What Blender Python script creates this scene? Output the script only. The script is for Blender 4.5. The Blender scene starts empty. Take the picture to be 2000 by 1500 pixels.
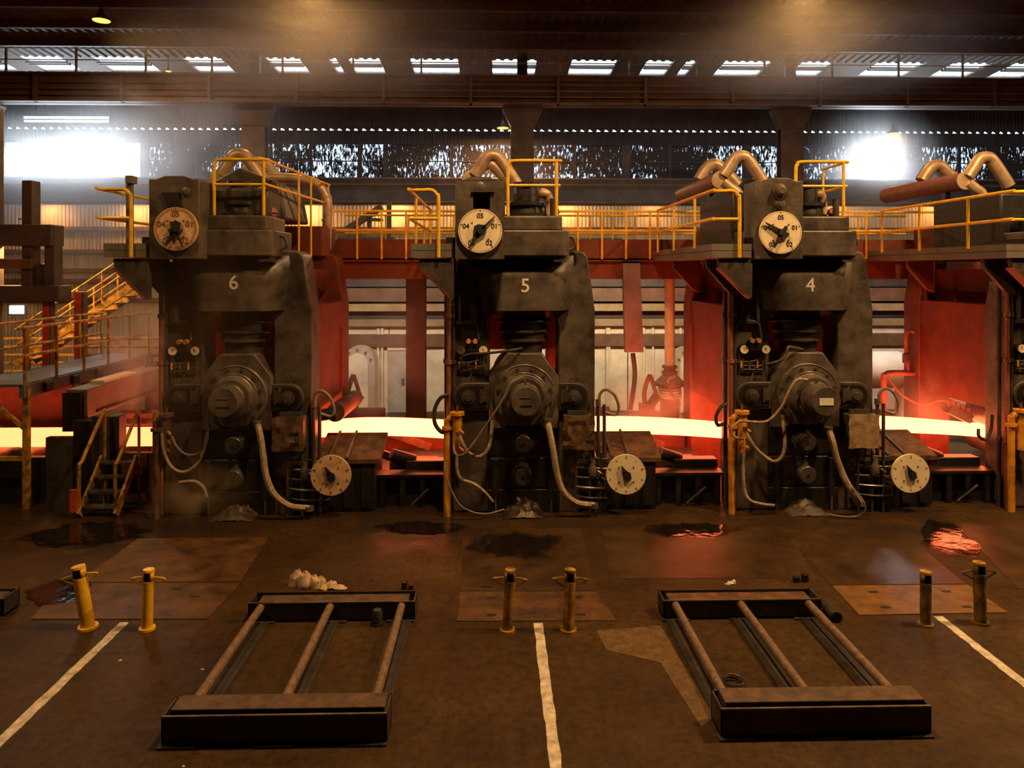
import bpy, math, random
from mathutils import Vector, Matrix
random.seed(7)
R = math.radians
sc = bpy.context.scene
COL = sc.collection

# ------------------------------------------------------------------ camera
F_PX, HOR, CAM_H, YAW = 1400.0, 528.0, 4.72, math.atan(35 / 1400.0)
cd = bpy.data.cameras.new('camera'); cam = bpy.data.objects.new('camera', cd); COL.objects.link(cam)
cam.location = (0, 0, CAM_H); cam.rotation_euler = (R(90), 0, -YAW)
cd.sensor_fit = 'HORIZONTAL'; cd.sensor_width = 36; cd.lens = 36 * F_PX / 2000
cd.shift_y = -(750 - HOR) / 2000; cd.clip_end = 300
sc.camera = cam
# ------------------------------------------------------------------ world: overcast sky outside
wd = bpy.data.worlds.new('sky'); sc.world = wd; wd.use_nodes = True
bg = wd.node_tree.nodes['Background']; bg.inputs[0].default_value = (.86, .94, 1, 1); bg.inputs[1].default_value = 7.0
wd.cycles.sampling_method = 'NONE'
sc.view_settings.view_transform = 'Standard'; sc.view_settings.look = 'None'
sc.view_settings.exposure = 0.0; sc.view_settings.gamma = 1; sc.view_settings.use_curve_mapping = False
cy = sc.cycles
cy.use_denoising = True; cy.use_adaptive_sampling = True; cy.adaptive_threshold = .03; cy.max_bounces = 4; cy.diffuse_bounces = 2; cy.glossy_bounces = 2
cy.transmission_bounces = 3; cy.transparent_max_bounces = 8; cy.volume_bounces = 1
cy.sample_clamp_indirect = 6; cy.volume_step_rate = 3.0; cy.volume_max_steps = 48; cy.caustics_reflective = False
HAZE = True
WARM = (1, .57, .23)
SODIUM = (1, .5, .16)
FRONT_AND_FILL_LAMPS = [(-10, 8.6, 430), (1, 9.3, 900), (10, 9.5, 1500), (19, 9.0, 1000), (-5, 19.3, 200), (8.5, 19.3, 200)]   # x, y, watts of front-floor lamps; last pair added unseen to light roof smoke
def area(name, loc, size, power, color, rot=(0, 0, 0), shape='DISK', sy=None, spread=None):
    d = bpy.data.lights.new(name, 'AREA'); d.shape = shape; d.size = size; d.energy = power; d.color = color
    if sy: d.size_y = sy
    if spread: d.spread = spread
    o = bpy.data.objects.new(name, d); COL.objects.link(o); o.location = loc; o.rotation_euler = rot
    return o

# ------------------------------------------------------------------ pixel helpers (photo 2000 x 1500)
SY, CY_ = math.sin(YAW), math.cos(YAW)
def W(px, py, Y):
    dx = (px - 1000) / F_PX
    t = Y / (CY_ - SY * dx)
    return Vector((t * (SY + CY_ * dx), Y, CAM_H - (py - HOR) / F_PX * t))
def FL(px, py, z=0.0):
    dx = (px - 1000) / F_PX
    t = (CAM_H - z) * F_PX / (py - HOR)
    return Vector((t * (SY + CY_ * dx), t * (CY_ - SY * dx), z))
YM = 14.0
# daylight entering through the two open windows of the rear wall
for (pa, pb, pw) in ((12, 43, 100), (58, 275, 750), (1660, 1742, 520)):
    q0, q1 = W(pa, 284, 32.1), W(pb, 348, 32.1)
    area('daylight', ((q0.x + q1.x) / 2, 32.1, (q0.z + q1.z) / 2), abs(q1.x - q0.x), pw, (.8, .9, 1), (R(-90), 0, 0), 'RECTANGLE', abs(q0.z - q1.z))
X5 = W(1022, 900, YM).x
STEP = 5.52
XS = {6: X5 - STEP, 5: X5, 4: X5 + STEP, 3: X5 + 2 * STEP}
def l(px, py, d=0.0, n=5):
    p = W(px, py, YM + d); return (p.x - XS[n], p.z)
def lx(px, d=0.0, n=5): return l(px, 500, d, n)[0]
def lz(py, d=0.0, n=5): return l(1022, py, d, n)[1]

# ------------------------------------------------------------------ materials
MATS = {}
def mat(name, col, rough=.6, metal=0.0, var=.3, scale=3.0, bump=0.0, col2=None, stretch=None, spec=.5):
    if name in MATS: return MATS[name]
    m = bpy.data.materials.new(name); m.use_nodes = True; MATS[name] = m
    nt = m.node_tree; b = nt.nodes['Principled BSDF']
    b.inputs['Roughness'].default_value = rough; b.inputs['Metallic'].default_value = metal
    b.inputs['Specular IOR Level'].default_value = spec
    tc = nt.nodes.new('ShaderNodeNewGeometry'); mp = nt.nodes.new('ShaderNodeMapping')
    nt.links.new(tc.outputs['Position'], mp.inputs['Vector'])
    if stretch: mp.inputs['Scale'].default_value = stretch
    no = nt.nodes.new('ShaderNodeTexNoise'); no.inputs['Scale'].default_value = scale
    no.inputs['Detail'].default_value = 4; no.inputs['Roughness'].default_value = .65
    nt.links.new(mp.outputs[0], no.inputs['Vector'])
    rp = nt.nodes.new('ShaderNodeValToRGB')
    c2 = col2 or tuple(min(1, c * (1 + var)) for c in col)
    c1 = tuple(c * (1 - var) for c in col)
    rp.color_ramp.elements[0].position = .33; rp.color_ramp.elements[1].position = .68
    rp.color_ramp.elements[0].color = (*c1, 1); rp.color_ramp.elements[1].color = (*c2, 1)
    nt.links.new(no.outputs['Fac'], rp.inputs['Fac']); nt.links.new(rp.outputs['Color'], b.inputs['Base Color'])
    if bump:
        bp = nt.nodes.new('ShaderNodeBump'); bp.inputs['Strength'].default_value = bump; bp.inputs['Distance'].default_value = .02
        n2 = nt.nodes.new('ShaderNodeTexNoise'); n2.inputs['Scale'].default_value = scale * 6; n2.inputs['Detail'].default_value = 2
        nt.links.new(tc.outputs['Position'], n2.inputs['Vector'])
        nt.links.new(n2.outputs['Fac'], bp.inputs['Height']); nt.links.new(bp.outputs['Normal'], b.inputs['Normal'])
    return m
def emis(name, col, strength):
    m = bpy.data.materials.new(name); m.use_nodes = True; nt = m.node_tree; nt.nodes.clear()
    e = nt.nodes.new('ShaderNodeEmission'); o = nt.nodes.new('ShaderNodeOutputMaterial')
    e.inputs[0].default_value = (*col, 1); e.inputs[1].default_value = strength
    m.cycles.emission_sampling = 'NONE'
    nt.links.new(e.outputs[0], o.inputs[0]); return m
M_MILL = mat('mill_paint', (.085, .067, .054), .42, 0, .62, 1.7, .3, col2=(.135, .108, .086))
M_MILLD = mat('mill_grime', (.045, .036, .03), .5, 0, .5, 3, .3)
M_BLACK = mat('greasy_black', (.014, .012, .011), .45, 0, .5, 4, .2)
M_STEEL = mat('worn_steel', (.2, .17, .14), .38, .6, .4, 5, .1)
M_PLATF = mat('platform_grey', (.13, .115, .1), .6, 0, .2, 2)
M_YEL = mat('yellow_paint', (.8, .44, .012), .45, 0, .2, 6, .1, col2=(.9, .55, .02))
M_YELW = mat('worn_yellow', (.12, .07, .02), .55, 0, .6, 5, .2, col2=(.62, .33, .03))
M_ORG = mat('orange_yellow_pipe', (.6, .26, .02), .5, 0, .35, 5, .15)
M_DIAL = mat('dial_cream', (.8, .68, .47), .5, 0, .1, 5)
M_DIALO = mat('dial_stained', (.66, .42, .24), .55, 0, .25, 5)
M_INK = mat('dial_black', (.012, .01, .01), .6, 0, .1, 3)
M_INKB = mat('dial_brown_ink', (.22, .1, .03), .7, 0, .3, 9)
M_WHITE = mat('white_paint', (.75, .7, .6), .6, 0, .15, 8)
M_ALU = mat('pipe_cladding', (.5, .36, .24), .42, .35, .3, 4, .1)
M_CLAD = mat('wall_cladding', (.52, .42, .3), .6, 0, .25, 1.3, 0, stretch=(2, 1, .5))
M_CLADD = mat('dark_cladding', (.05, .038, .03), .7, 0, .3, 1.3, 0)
M_ROOF = mat('roof_sheet', (.08, .052, .032), .7, 0, .3, .8, 0)
M_GIRD = mat('girder_brown', (.12, .065, .038), .6, 0, .35, 2, .1)
M_GIRDD = mat('girder_dark', (.06, .045, .038), .6, 0, .35, 2, .1)
M_CREAM = mat('cream_wall', (.72, .66, .52), .7, 0, .2, 1.5, .05)
M_RUST = mat('rusty_steel', (.11, .05, .024), .7, .1, .55, 4, .3)
M_REDB = mat('red_brown_pipe', (.24, .08, .045), .5, 0, .3, 5, .1)
M_HOSE = mat('dirty_hose', (.34, .25, .16), .55, 0, .4, 14, .15)
M_RUB = mat('black_rubber', (.02, .018, .016), .4, 0, .3, 6)
M_GREYH = mat('grey_cable', (.2, .17, .14), .45, 0, .3, 6)
M_PLAS = mat('plastic_wrap', (.16, .1, .055), .12, .35, .5, 7, .6)
M_RACK = mat('rack_steel', (.05, .043, .036), .5, .3, .4, 4, .2)
M_PLANK = mat('rack_plank', (.085, .048, .027), .75, 0, .45, 7, .3)
M_ROD = mat('rack_pipe_rust', (.17, .105, .065), .65, .1, .4, 12, .3)
M_CLOTH = mat('dirty_rag', (.55, .4, .28), .9, 0, .3, 16, .4)
M_LEMON = mat('yellow_rag', (.75, .6, .12), .8, 0, .1, 5)
M_GREEN = mat('lime_post', (.35, .45, .08), .5, 0, .2, 5)
M_REDP = mat('red_paint', (.5, .06, .03), .5, 0, .3, 5)
M_CABG = mat('bridge_grey', (.09, .095, .09), .5, .1, .25, 3, .1)
M_MILLR = mat('red_lit_mill_paint', (.12, .022, .006), .6, 0, .3, 2.0, .3)  # mill paint turned red, the strip's glow is put into the colour
M_LAMPB = emis('sodium_bulb', (1, .36, .05), 4)
M_TUBE = emis('tube_glow', (1, .85, .6), 1.3)
M_REDLED = emis('red_signal', (1, .03, .01), 2)

def strip_mat():
    m = bpy.data.materials.new('hot_steel'); m.use_nodes = True; nt = m.node_tree; nt.nodes.clear()
    e = nt.nodes.new('ShaderNodeEmission'); o = nt.nodes.new('ShaderNodeOutputMaterial')
    g = nt.nodes.new('ShaderNodeNewGeometry'); mp = nt.nodes.new('ShaderNodeMapping'); mp.inputs['Scale'].default_value = (.5, 3, 1)
    n = nt.nodes.new('ShaderNodeTexNoise'); n.inputs['Scale'].default_value = 1.2; n.inputs['Detail'].default_value = 3
    rp = nt.nodes.new('ShaderNodeValToRGB')
    rp.color_ramp.elements[0].color = (1, .145, .045, 1); rp.color_ramp.elements[1].color = (1, .17, .06, 1)
    nt.links.new(g.outputs['Position'], mp.inputs[0]); nt.links.new(mp.outputs[0], n.inputs['Vector'])
    nt.links.new(n.outputs['Fac'], rp.inputs['Fac']); nt.links.new(rp.outputs[0], e.inputs[0])
    sx = nt.nodes.new('ShaderNodeSeparateXYZ'); nt.links.new(g.outputs['Position'], sx.inputs[0])
    mr = nt.nodes.new('ShaderNodeMapRange'); mr.inputs['From Min'].default_value = -7.5; mr.inputs['From Max'].default_value = -2.5   # the strip leaves the mill at the left, cooler
    mr.inputs['To Min'].default_value = 5.5; mr.inputs['To Max'].default_value = 11.5; nt.links.new(sx.outputs['X'], mr.inputs['Value']); nt.links.new(mr.outputs[0], e.inputs[1])
    nt.links.new(e.outputs[0], o.inputs[0]); return m
M_HOT = strip_mat()

def floor_mat():
    m = bpy.data.materials.new('works_floor'); m.use_nodes = True; nt = m.node_tree; b = nt.nodes['Principled BSDF']
    L, N = nt.links.new, nt.nodes.new
    g = N('ShaderNodeNewGeometry')
    def noise(scale, detail=6, rough=.6, sx=1):
        mp = N('ShaderNodeMapping'); mp.inputs['Scale'].default_value = (sx, 1, 1); L(g.outputs['Position'], mp.inputs[0])
        n = N('ShaderNodeTexNoise'); n.inputs['Scale'].default_value = scale; n.inputs['Detail'].default_value = detail
        n.inputs['Roughness'].default_value = rough; L(mp.outputs[0], n.inputs['Vector']); return n.outputs['Fac']
    def ramp(src, stops):
        r = N('ShaderNodeValToRGB'); els = r.color_ramp.elements
        els[0].position, els[0].color = stops[0][0], (*stops[0][1], 1)
        els[1].position, els[1].color = stops[-1][0], (*stops[-1][1], 1)
        for p, c in stops[1:-1]:
            e = els.new(p); e.color = (*c, 1)
        L(src, r.inputs['Fac']); return r.outputs['Color']
    def mix(a, c, f, mode='MIX'):
        x = N('ShaderNodeMix'); x.data_type = 'RGBA'; x.blend_type = mode; L(f, x.inputs[0]); L(a, x.inputs[6]); L(c, x.inputs[7]); return x.outputs[2]
    base = ramp(noise(.6, 8, .68), [(.3, (.022, .0105, .003)), (.44, (.041, .0205, .0056)), (.56, (.052, .027, .0075)), (.72, (.084, .045, .0135))])
    fine = ramp(noise(9, 8, .7), [(.36, (.5, .48, .46)), (.5, (.95, .94, .92)), (.66, (1.35, 1.3, 1.22))])
    base = mix(base, fine, ramp(noise(.9), [(.3, (.5, .5, .5)), (.6, (1, 1, 1))]), 'MULTIPLY')
    # wet band in front of the mill
    sp = N('ShaderNodeSeparateXYZ'); L(g.outputs['Position'], sp.inputs[0])
    mr = N('ShaderNodeMapRange'); mr.inputs['From Min'].default_value = 10.6; mr.inputs['From Max'].default_value = 13.2
    L(sp.outputs['Y'], mr.inputs['Value'])
    wetn = noise(.5, 5, .55, .7)
    ad = N('ShaderNodeMath'); ad.operation = 'MULTIPLY'; L(mr.outputs[0], ad.inputs[0])
    w2 = N('ShaderNodeMapRange'); w2.inputs['From Min'].default_value = .44; w2.inputs['From Max'].default_value = .56; L(wetn, w2.inputs['Value'])
    L(w2.outputs[0], ad.inputs[1])
    dark = N('ShaderNodeRGB'); dark.outputs[0].default_value = (.035, .022, .015, 1)
    col = mix(base, dark.outputs[0], ad.outputs[0])
    L(col, b.inputs['Base Color'])
    ro = N('ShaderNodeMapRange'); ro.inputs['To Min'].default_value = .62; ro.inputs['To Max'].default_value = .1
    L(ad.outputs[0], ro.inputs['Value']); L(ro.outputs[0], b.inputs['Roughness'])
    b.inputs['Specular IOR Level'].default_value = .22
    bp = N('ShaderNodeBump'); bp.inputs['Strength'].default_value = .25; bp.inputs['Distance'].default_value = .02
    L(noise(7, 5), bp.inputs['Height']); L(bp.outputs[0], b.inputs['Normal'])
    return m
M_FLOOR = floor_mat()

def dirty_glass(name, lo, hi):
    m = bpy.data.materials.new(name); m.use_nodes = True; nt = m.node_tree; nt.nodes.clear()
    L, N = nt.links.new, nt.nodes.new
    o = N('ShaderNodeOutputMaterial'); t = N('ShaderNodeBsdfTransparent'); t.inputs[0].default_value = (.8, .9, 1, 1)
    d = N('ShaderNodeBsdfDiffuse'); d.inputs[0].default_value = (.06, .05, .045, 1); mx = N('ShaderNodeMixShader')
    g = N('ShaderNodeNewGeometry'); mp = N('ShaderNodeMapping'); mp.inputs['Scale'].default_value = (11, 1, 3.2); L(g.outputs['Position'], mp.inputs[0])
    n = N('ShaderNodeTexNoise'); n.inputs['Scale'].default_value = 1.0; n.inputs['Detail'].default_value = 5; n.inputs['Roughness'].default_value = .75; L(mp.outputs[0], n.inputs['Vector'])
    n2 = N('ShaderNodeTexNoise'); n2.inputs['Scale'].default_value = .55; n2.inputs['Detail'].default_value = 2; L(g.outputs['Position'], n2.inputs['Vector'])
    ad = N('ShaderNodeMath'); ad.operation = 'MULTIPLY_ADD'; L(n2.outputs['Fac'], ad.inputs[0]); ad.inputs[1].default_value = .45; L(n.outputs['Fac'], ad.inputs[2])
    mr = N('ShaderNodeMapRange'); mr.inputs['From Min'].default_value = lo; mr.inputs['From Max'].default_value = hi; L(ad.outputs[0], mr.inputs['Value'])
    L(mr.outputs[0], mx.inputs[0]); L(d.outputs[0], mx.inputs[1]); L(t.outputs[0], mx.inputs[2]); L(mx.outputs[0], o.inputs[0])
    return m
M_DGLASS = dirty_glass('dirty_glazing', .765, .87)
def clear_sheet():
    m = bpy.data.materials.new('rooflight_sheet'); m.use_nodes = True; nt = m.node_tree; nt.nodes.clear()
    o = nt.nodes.new('ShaderNodeOutputMaterial'); t = nt.nodes.new('ShaderNodeBsdfTransparent'); t.inputs[0].default_value = (.9, .95, 1, 1)
    d = nt.nodes.new('ShaderNodeBsdfTranslucent'); d.inputs[0].default_value = (.7, .75, .8, 1); mx = nt.nodes.new('ShaderNodeMixShader'); mx.inputs[0].default_value = .1
    nt.links.new(t.outputs[0], mx.inputs[1]); nt.links.new(d.outputs[0], mx.inputs[2]); nt.links.new(mx.outputs[0], o.inputs[0]); return m
M_SKYL = clear_sheet()

# ------------------------------------------------------------------ mesh builder
ORIG = {}
class MB:
    def __init__(s): s.v, s.f = [], []
    def add(s, vs, fs):
        k = len(s.v); s.v += [Vector(p) for p in vs]; s.f += [[i + k for i in q] for q in fs]; return s
    def box(s, x0, x1, y0, y1, z0, z1):
        x0, x1 = sorted((x0, x1)); y0, y1 = sorted((y0, y1)); z0, z1 = sorted((z0, z1))
        return s.add([(x0, y0, z0), (x1, y0, z0), (x1, y1, z0), (x0, y1, z0), (x0, y0, z1), (x1, y0, z1), (x1, y1, z1), (x0, y1, z1)],
                     [(0, 3, 2, 1), (4, 5, 6, 7), (0, 1, 5, 4), (1, 2, 6, 5), (2, 3, 7, 6), (3, 0, 4, 7)])
    def bar(s, a, b, w, h=None):
        a, b = Vector(a), Vector(b); h = h or w; d = (b - a).normalized()
        up = Vector((0, 0, 1)) if abs(d.z) < .95 else Vector((0, 1, 0))
        sd = d.cross(up).normalized(); up = sd.cross(d).normalized(); sd *= w / 2; up *= h / 2
        return s.add([a - sd - up, a + sd - up, a + sd + up, a - sd + up, b - sd - up, b + sd - up, b + sd + up, b - sd + up],
                     [(0, 1, 2, 3), (7, 6, 5, 4), (0, 4, 5, 1), (1, 5, 6, 2), (2, 6, 7, 3), (3, 7, 4, 0)])
    def rings(s, rs, caps=True, closed=False):
        n = len(rs[0]); k = len(s.v)
        for r in rs: s.v += [Vector(p) for p in r]
        m = len(rs)
        for i in range(m - 1 + (1 if closed else 0)):
            for j in range(n):
                a, b = k + i * n + j, k + i * n + (j + 1) % n
                c, d = k + ((i + 1) % m) * n + (j + 1) % n, k + ((i + 1) % m) * n + j
                s.f.append([a, b, c, d])
        if caps and not closed:
            s.f.append([k + j for j in range(n)][::-1]); s.f.append([k + (m - 1) * n + j for j in range(n)])
        return s
    def cyl(s, a, b, r0, r1=None, n=16, caps=True):
        a, b = Vector(a), Vector(b); r1 = r0 if r1 is None else r1; d = (b - a).normalized()
        u = d.orthogonal().normalized(); w = d.cross(u)
        def ring(c, r): return [c + (u * math.cos(2 * math.pi * i / n) + w * math.sin(2 * math.pi * i / n)) * r for i in range(n)]
        return s.rings([ring(a, r0), ring(b, r1)], caps)
    def lathe(s, a, axis, prof, n=24, caps=True):
        a = Vector(a); d = Vector(axis).normalized(); u = d.orthogonal().normalized(); w = d.cross(u)
        return s.rings([[a + d * t + (u * math.cos(2 * math.pi * i / n) + w * math.sin(2 * math.pi * i / n)) * max(r, 1e-4) for i in range(n)] for t, r in prof], caps)
    def tube(s, pts, r, n=8, sub=5, smooth=True, r2=None):
        P = [Vector(p) for p in pts]
        if smooth and len(P) > 2:
            Q = [P[0] * 2 - P[1]] + P + [P[-1] * 2 - P[-2]]; out = []
            for i in range(1, len(Q) - 2):
                for k in range(sub):
                    t = k / sub; p0, p1, p2, p3 = Q[i - 1:i + 3]
                    out.append(.5 * ((2 * p1) + (p2 - p0) * t + (2 * p0 - 5 * p1 + 4 * p2 - p3) * t * t + (3 * p1 - p0 - 3 * p2 + p3) * t ** 3))
            P = out + [P[-1]]
        rs = []; u = None
        for i, p in enumerate(P):
            d = (P[min(i + 1, len(P) - 1)] - P[max(i - 1, 0)]).normalized()
            if u is None: u = d.orthogonal().normalized()
            u = (u - d * u.dot(d)).normalized(); w = d.cross(u)
            rr = r if r2 is None else r + (r2 - r) * i / (len(P) - 1)
            rs.append([p + (u * math.cos(2 * math.pi * k / n) + w * math.sin(2 * math.pi * k / n)) * rr for k in range(n)])
        return s.rings(rs)
    def prism(s, poly, ax, a, b):
        n = len(poly)
        def P(q, t): return {'y': (q[0], t, q[1]), 'z': (q[0], q[1], t), 'x': (t, q[0], q[1])}[ax]
        vs = [P(q, a) for q in poly] + [P(q, b) for q in poly]
        return s.add(vs, [list(range(n))[::-1], [n + i for i in range(n)]] + [(i, (i + 1) % n, n + (i + 1) % n, n + i) for i in range(n)])
    def build(s, name, m, parent=None, bevel=0, smooth=38, seg=2):
        me = bpy.data.meshes.new(name); o = bpy.data.objects.new(name, me); COL.objects.link(o)
        if parent is not None:
            off = ORIG[parent.name]; o.parent = parent; ORIG[o.name] = off
        else:
            xs, ys, zs = zip(*[tuple(p) for p in s.v])
            off = Vector(((min(xs) + max(xs)) / 2, (min(ys) + max(ys)) / 2, min(zs))); o.location = off; ORIG[o.name] = off
        me.from_pydata([tuple(p - off) for p in s.v], [], s.f)
        import bmesh
        bm = bmesh.new(); bm.from_mesh(me); bmesh.ops.recalc_face_normals(bm, faces=bm.faces); bm.to_mesh(me); bm.free()
        me.materials.append(m)
        if smooth:
            me.polygons.foreach_set('use_smooth', [True] * len(me.polygons)); me.set_sharp_from_angle(angle=R(smooth))
        if bevel:
            b = o.modifiers.new('bevel', 'BEVEL'); b.width = bevel; b.segments = seg; b.limit_method = 'ANGLE'; b.angle_limit = R(40)
        return o
def tag(o, label, cat, group=None):
    o['label'] = label; o['category'] = cat
    if group: o['group'] = group
    return o
def thing(name, label, cat, loc, group=None, local=False):
    o = bpy.data.objects.new(name, None); COL.objects.link(o); o.location = loc; o.empty_display_size = .2
    ORIG[o.name] = Vector((0, 0, 0)) if local else Vector(loc)
    return tag(o, label, cat, group)
def struct(o): o['kind'] = 'structure'; return o
def rrect(x0, x1, y0, y1, r, n=4, corners=(1, 1, 1, 1)):
    out = []
    for (cx, cy, a0, on) in ((x1 - r, y1 - r, 0, corners[0]), (x0 + r, y1 - r, 90, corners[1]), (x0 + r, y0 + r, 180, corners[2]), (x1 - r, y0 + r, 270, corners[3])):
        if on: out += [(cx + r * math.cos(R(a0 + 90 * k / n)), cy + r * math.sin(R(a0 + 90 * k / n))) for k in range(n + 1)]
        else: out.append((cx + r * (1 if a0 in (0, 270) else -1), cy + r * (1 if a0 < 180 else -1)))
    return out
def text_mesh(name, body, h, loc, m, parent, ext=.004, rot=0, bold=0.0):
    c = bpy.data.curves.new(name, 'FONT'); c.body = body; c.size = h * 1.37; c.align_x = 'CENTER'; c.align_y = 'CENTER'; c.extrude = ext; c.offset = bold
    t = bpy.data.objects.new(name, c); COL.objects.link(t)
    bpy.context.view_layer.update()
    me = bpy.data.meshes.new_from_object(t.evaluated_get(bpy.context.evaluated_depsgraph_get()))
    bpy.data.objects.remove(t); bpy.data.curves.remove(c)
    me.transform(Matrix.Rotation(R(90), 4, 'X')); me.transform(Matrix.Rotation(R(-rot), 4, 'Y'))
    o = bpy.data.objects.new(name, me); COL.objects.link(o); o.parent = parent
    o.location = Vector(loc) - ORIG[parent.name]; me.materials.clear(); me.materials.append(m)
    return o
def share(o, parent, loc):
    c = o.copy(); COL.objects.link(c); c.parent = parent; c.location = loc; return c
# ================================================================== SETTING
XL, XR, YB, YF = -31.0, 36.0, 32.0, -9.0
def roof_z(y): return 12.67 - .0586 * (y - 27)
b = MB(); b.box(XL - 2, XR + 2, YF - 1, YB + 1, -.3, 0); fl = struct(b.build('floor', M_FLOOR, smooth=0))
fl['label'] = 'stained brown steel mill floor'

def corr(b, x0, x1, z0, z1, Y, pitch=.16, amp=.03):
    n = max(1, int((x1 - x0) / pitch)); p = (x1 - x0) / n; prof = []
    for i in range(n):
        a = x0 + i * p
        prof += [(a, 0), (a + p * .35, 0), (a + p * .5, -amp), (a + p * .85, -amp)]
    prof.append((x1, 0))
    vs = [(x, Y + d, z0) for x, d in prof] + [(x, Y + d, z1) for x, d in prof]; k = len(prof)
    return b.add(vs, [(i, i + 1, k + i + 1, k + i) for i in range(k - 1)])
WZ = [lambda py: CAM_H + (528 - py) / F_PX * YB * 1.0][0]
def wx(px, Y=YB): return W(px, 300, Y).x
zt, zb = WZ(282), WZ(350)            # glazing band
z_dots = WZ(256)
# back wall cladding: below the glazing, above it, and the top
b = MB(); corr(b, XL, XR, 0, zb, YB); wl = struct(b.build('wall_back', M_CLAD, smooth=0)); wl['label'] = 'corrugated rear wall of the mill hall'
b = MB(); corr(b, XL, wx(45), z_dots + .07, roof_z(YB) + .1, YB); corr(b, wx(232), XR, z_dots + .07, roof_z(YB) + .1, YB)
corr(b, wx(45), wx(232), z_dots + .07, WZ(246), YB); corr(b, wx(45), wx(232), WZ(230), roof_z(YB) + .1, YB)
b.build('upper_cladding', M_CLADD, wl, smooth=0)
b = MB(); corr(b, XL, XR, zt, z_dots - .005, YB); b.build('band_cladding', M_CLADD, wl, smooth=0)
# saw-tooth sheet ends along the eave gap let slivers of daylight through
b = MB(); x = XL
while x < XR:
    b.prism([(x, z_dots + .08), (x + .34, z_dots + .08), (x + .3, z_dots - .01), (x + .14, z_dots - .01)], 'y', YB - .012, YB + .012); x += .36
tz = b.build('sheet_ends', M_CLADD, wl, smooth=0); tz['kind'] = 'stuff'
# thin bright strip windows high on the left
k = 0
def pane(win, x0, x1, z0, z1, Y, m, th=.012):
    bb = MB().box(x0, x1, Y - th, Y, z0, z1); return bb.build('pane', m, win, smooth=0)
def window(bounds, Y, panes, m, fr=.05, fm=None):
    global k
    k += 1
    x0, x1, z0, z1 = bounds
    w = bpy.data.objects.new('window_%d' % k, None); COL.objects.link(w); w.location = (x0, Y, z0); ORIG[w.name] = Vector((x0, Y, z0)); struct(w)
    f = MB(); f.box(x0, x1, Y - .07, Y + .03, z1 - fr, z1); f.box(x0, x1, Y - .07, Y + .03, z0, z0 + fr)
    f.box(x0, x0 + fr, Y - .07, Y + .03, z0, z1); f.box(x1 - fr, x1, Y - .07, Y + .03, z0, z1)
    zs = sorted({p[2] for p in panes} - {z0}) if panes else [(z0 + z1) / 2]
    for zz in zs: f.box(x0, x1, Y - .06, Y + .02, zz - .025, zz + .025)
    f.build('window_frame', fm or M_GIRDD, w, smooth=0)
    for p in panes: pane(w, *p, Y, m)
    return w
zm = (zt + zb) / 2
edges = [-250, -130, 12, 42, 58, 275, 290, 383, 476]
bays = [(-250, -130, 1), (-120, 10, 1), (12, 43, 0), (57, 276, 0), (290, 383, 1), (386, 476, 1), (522, 606, 1), (609, 700, 1), (706, 750, 1), (757, 880, 1), (884, 1005, 1), (1032, 1120, 1), (1124, 1216, 1),
        (1230, 1306, 1), (1310, 1450, 1), (1466, 1520, 1), (1556, 1655, 1), (1660, 1742, 0), (1748, 1870, 1), (1874, 1930, 1), (1945, 2030, 1), (2040, 2180, 1)]
prev = XL
for (a, c, closed) in bays:
    x0, x1 = wx(a), wx(c)
    b = MB().box(prev, x0, YB - .05, YB + .03, zb, zt); b.build('window_post', M_GIRDD, wl, smooth=0); prev = x1
    if closed:
        xm = (x0 + x1) / 2
        window((x0, x1, zb, zt), YB, [(x0, xm, zb, zm), (xm, x1, zb, zm), (x0, xm, zm, zt), (xm, x1, zm, zt)], M_DGLASS, .03)
    else:
        window((x0, x1, zb, zt), YB, [], M_DGLASS, .03)
MB().box(prev, XR, YB - .05, YB + .03, zb, zt).build('window_post', M_GIRDD, wl, smooth=0)
x0, x1 = wx(45), wx(232)
window((x0, x1, WZ(246), WZ(230)), YB, [(x0, x0 + (x1 - x0) * .9, WZ(246), WZ(238)), (x0 + .4, x0 + (x1 - x0) * .8, WZ(238), WZ(230))], M_SKYL, .05)
MB().box(x0 + (x1 - x0) * .9, x1, YB - .03, YB, WZ(246), WZ(230)).build('filler_sheet', M_CLADD, wl, smooth=0)
# side and near walls close the hall
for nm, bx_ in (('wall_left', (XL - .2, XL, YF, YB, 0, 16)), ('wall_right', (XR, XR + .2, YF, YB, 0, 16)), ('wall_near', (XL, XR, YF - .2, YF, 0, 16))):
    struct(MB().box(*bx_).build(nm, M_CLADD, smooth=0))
# roof with a row of rooflights
ce = MB()
def roof_piece(bb, x0, x1, y0, y1, t=.12):
    return bb.prism([(y0, roof_z(y0)), (y1, roof_z(y1)), (y1, roof_z(y1) + t), (y0, roof_z(y0) + t)], 'x', x0, x1)
RY0, RY1 = 27.0, 28.75
def roof_corr(bb, x0, x1, y0, y1, pitch=.32, amp=.05):
    n = int((x1 - x0) / pitch); p = (x1 - x0) / n; prof = []
    for i in range(n):
        a = x0 + i * p; prof += [(a, 0), (a + p * .35, 0), (a + p * .5, -amp), (a + p * .85, -amp)]
    prof.append((x1, 0)); kk = len(prof)
    bb.add([(x, y0, roof_z(y0) + d - .002) for x, d in prof] + [(x, y1, roof_z(y1) + d - .002) for x, d in prof], [(i, i + 1, kk + i + 1, kk + i) for i in range(kk - 1)])
roof_piece(ce, XL - .3, XR + .3, YF - .3, RY0); roof_piece(ce, XL - .3, XR + .3, RY1, YB + .3); roof_corr(ce, XL, XR, 16, RY0); roof_corr(ce, XL, XR, RY1, YB)
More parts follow.
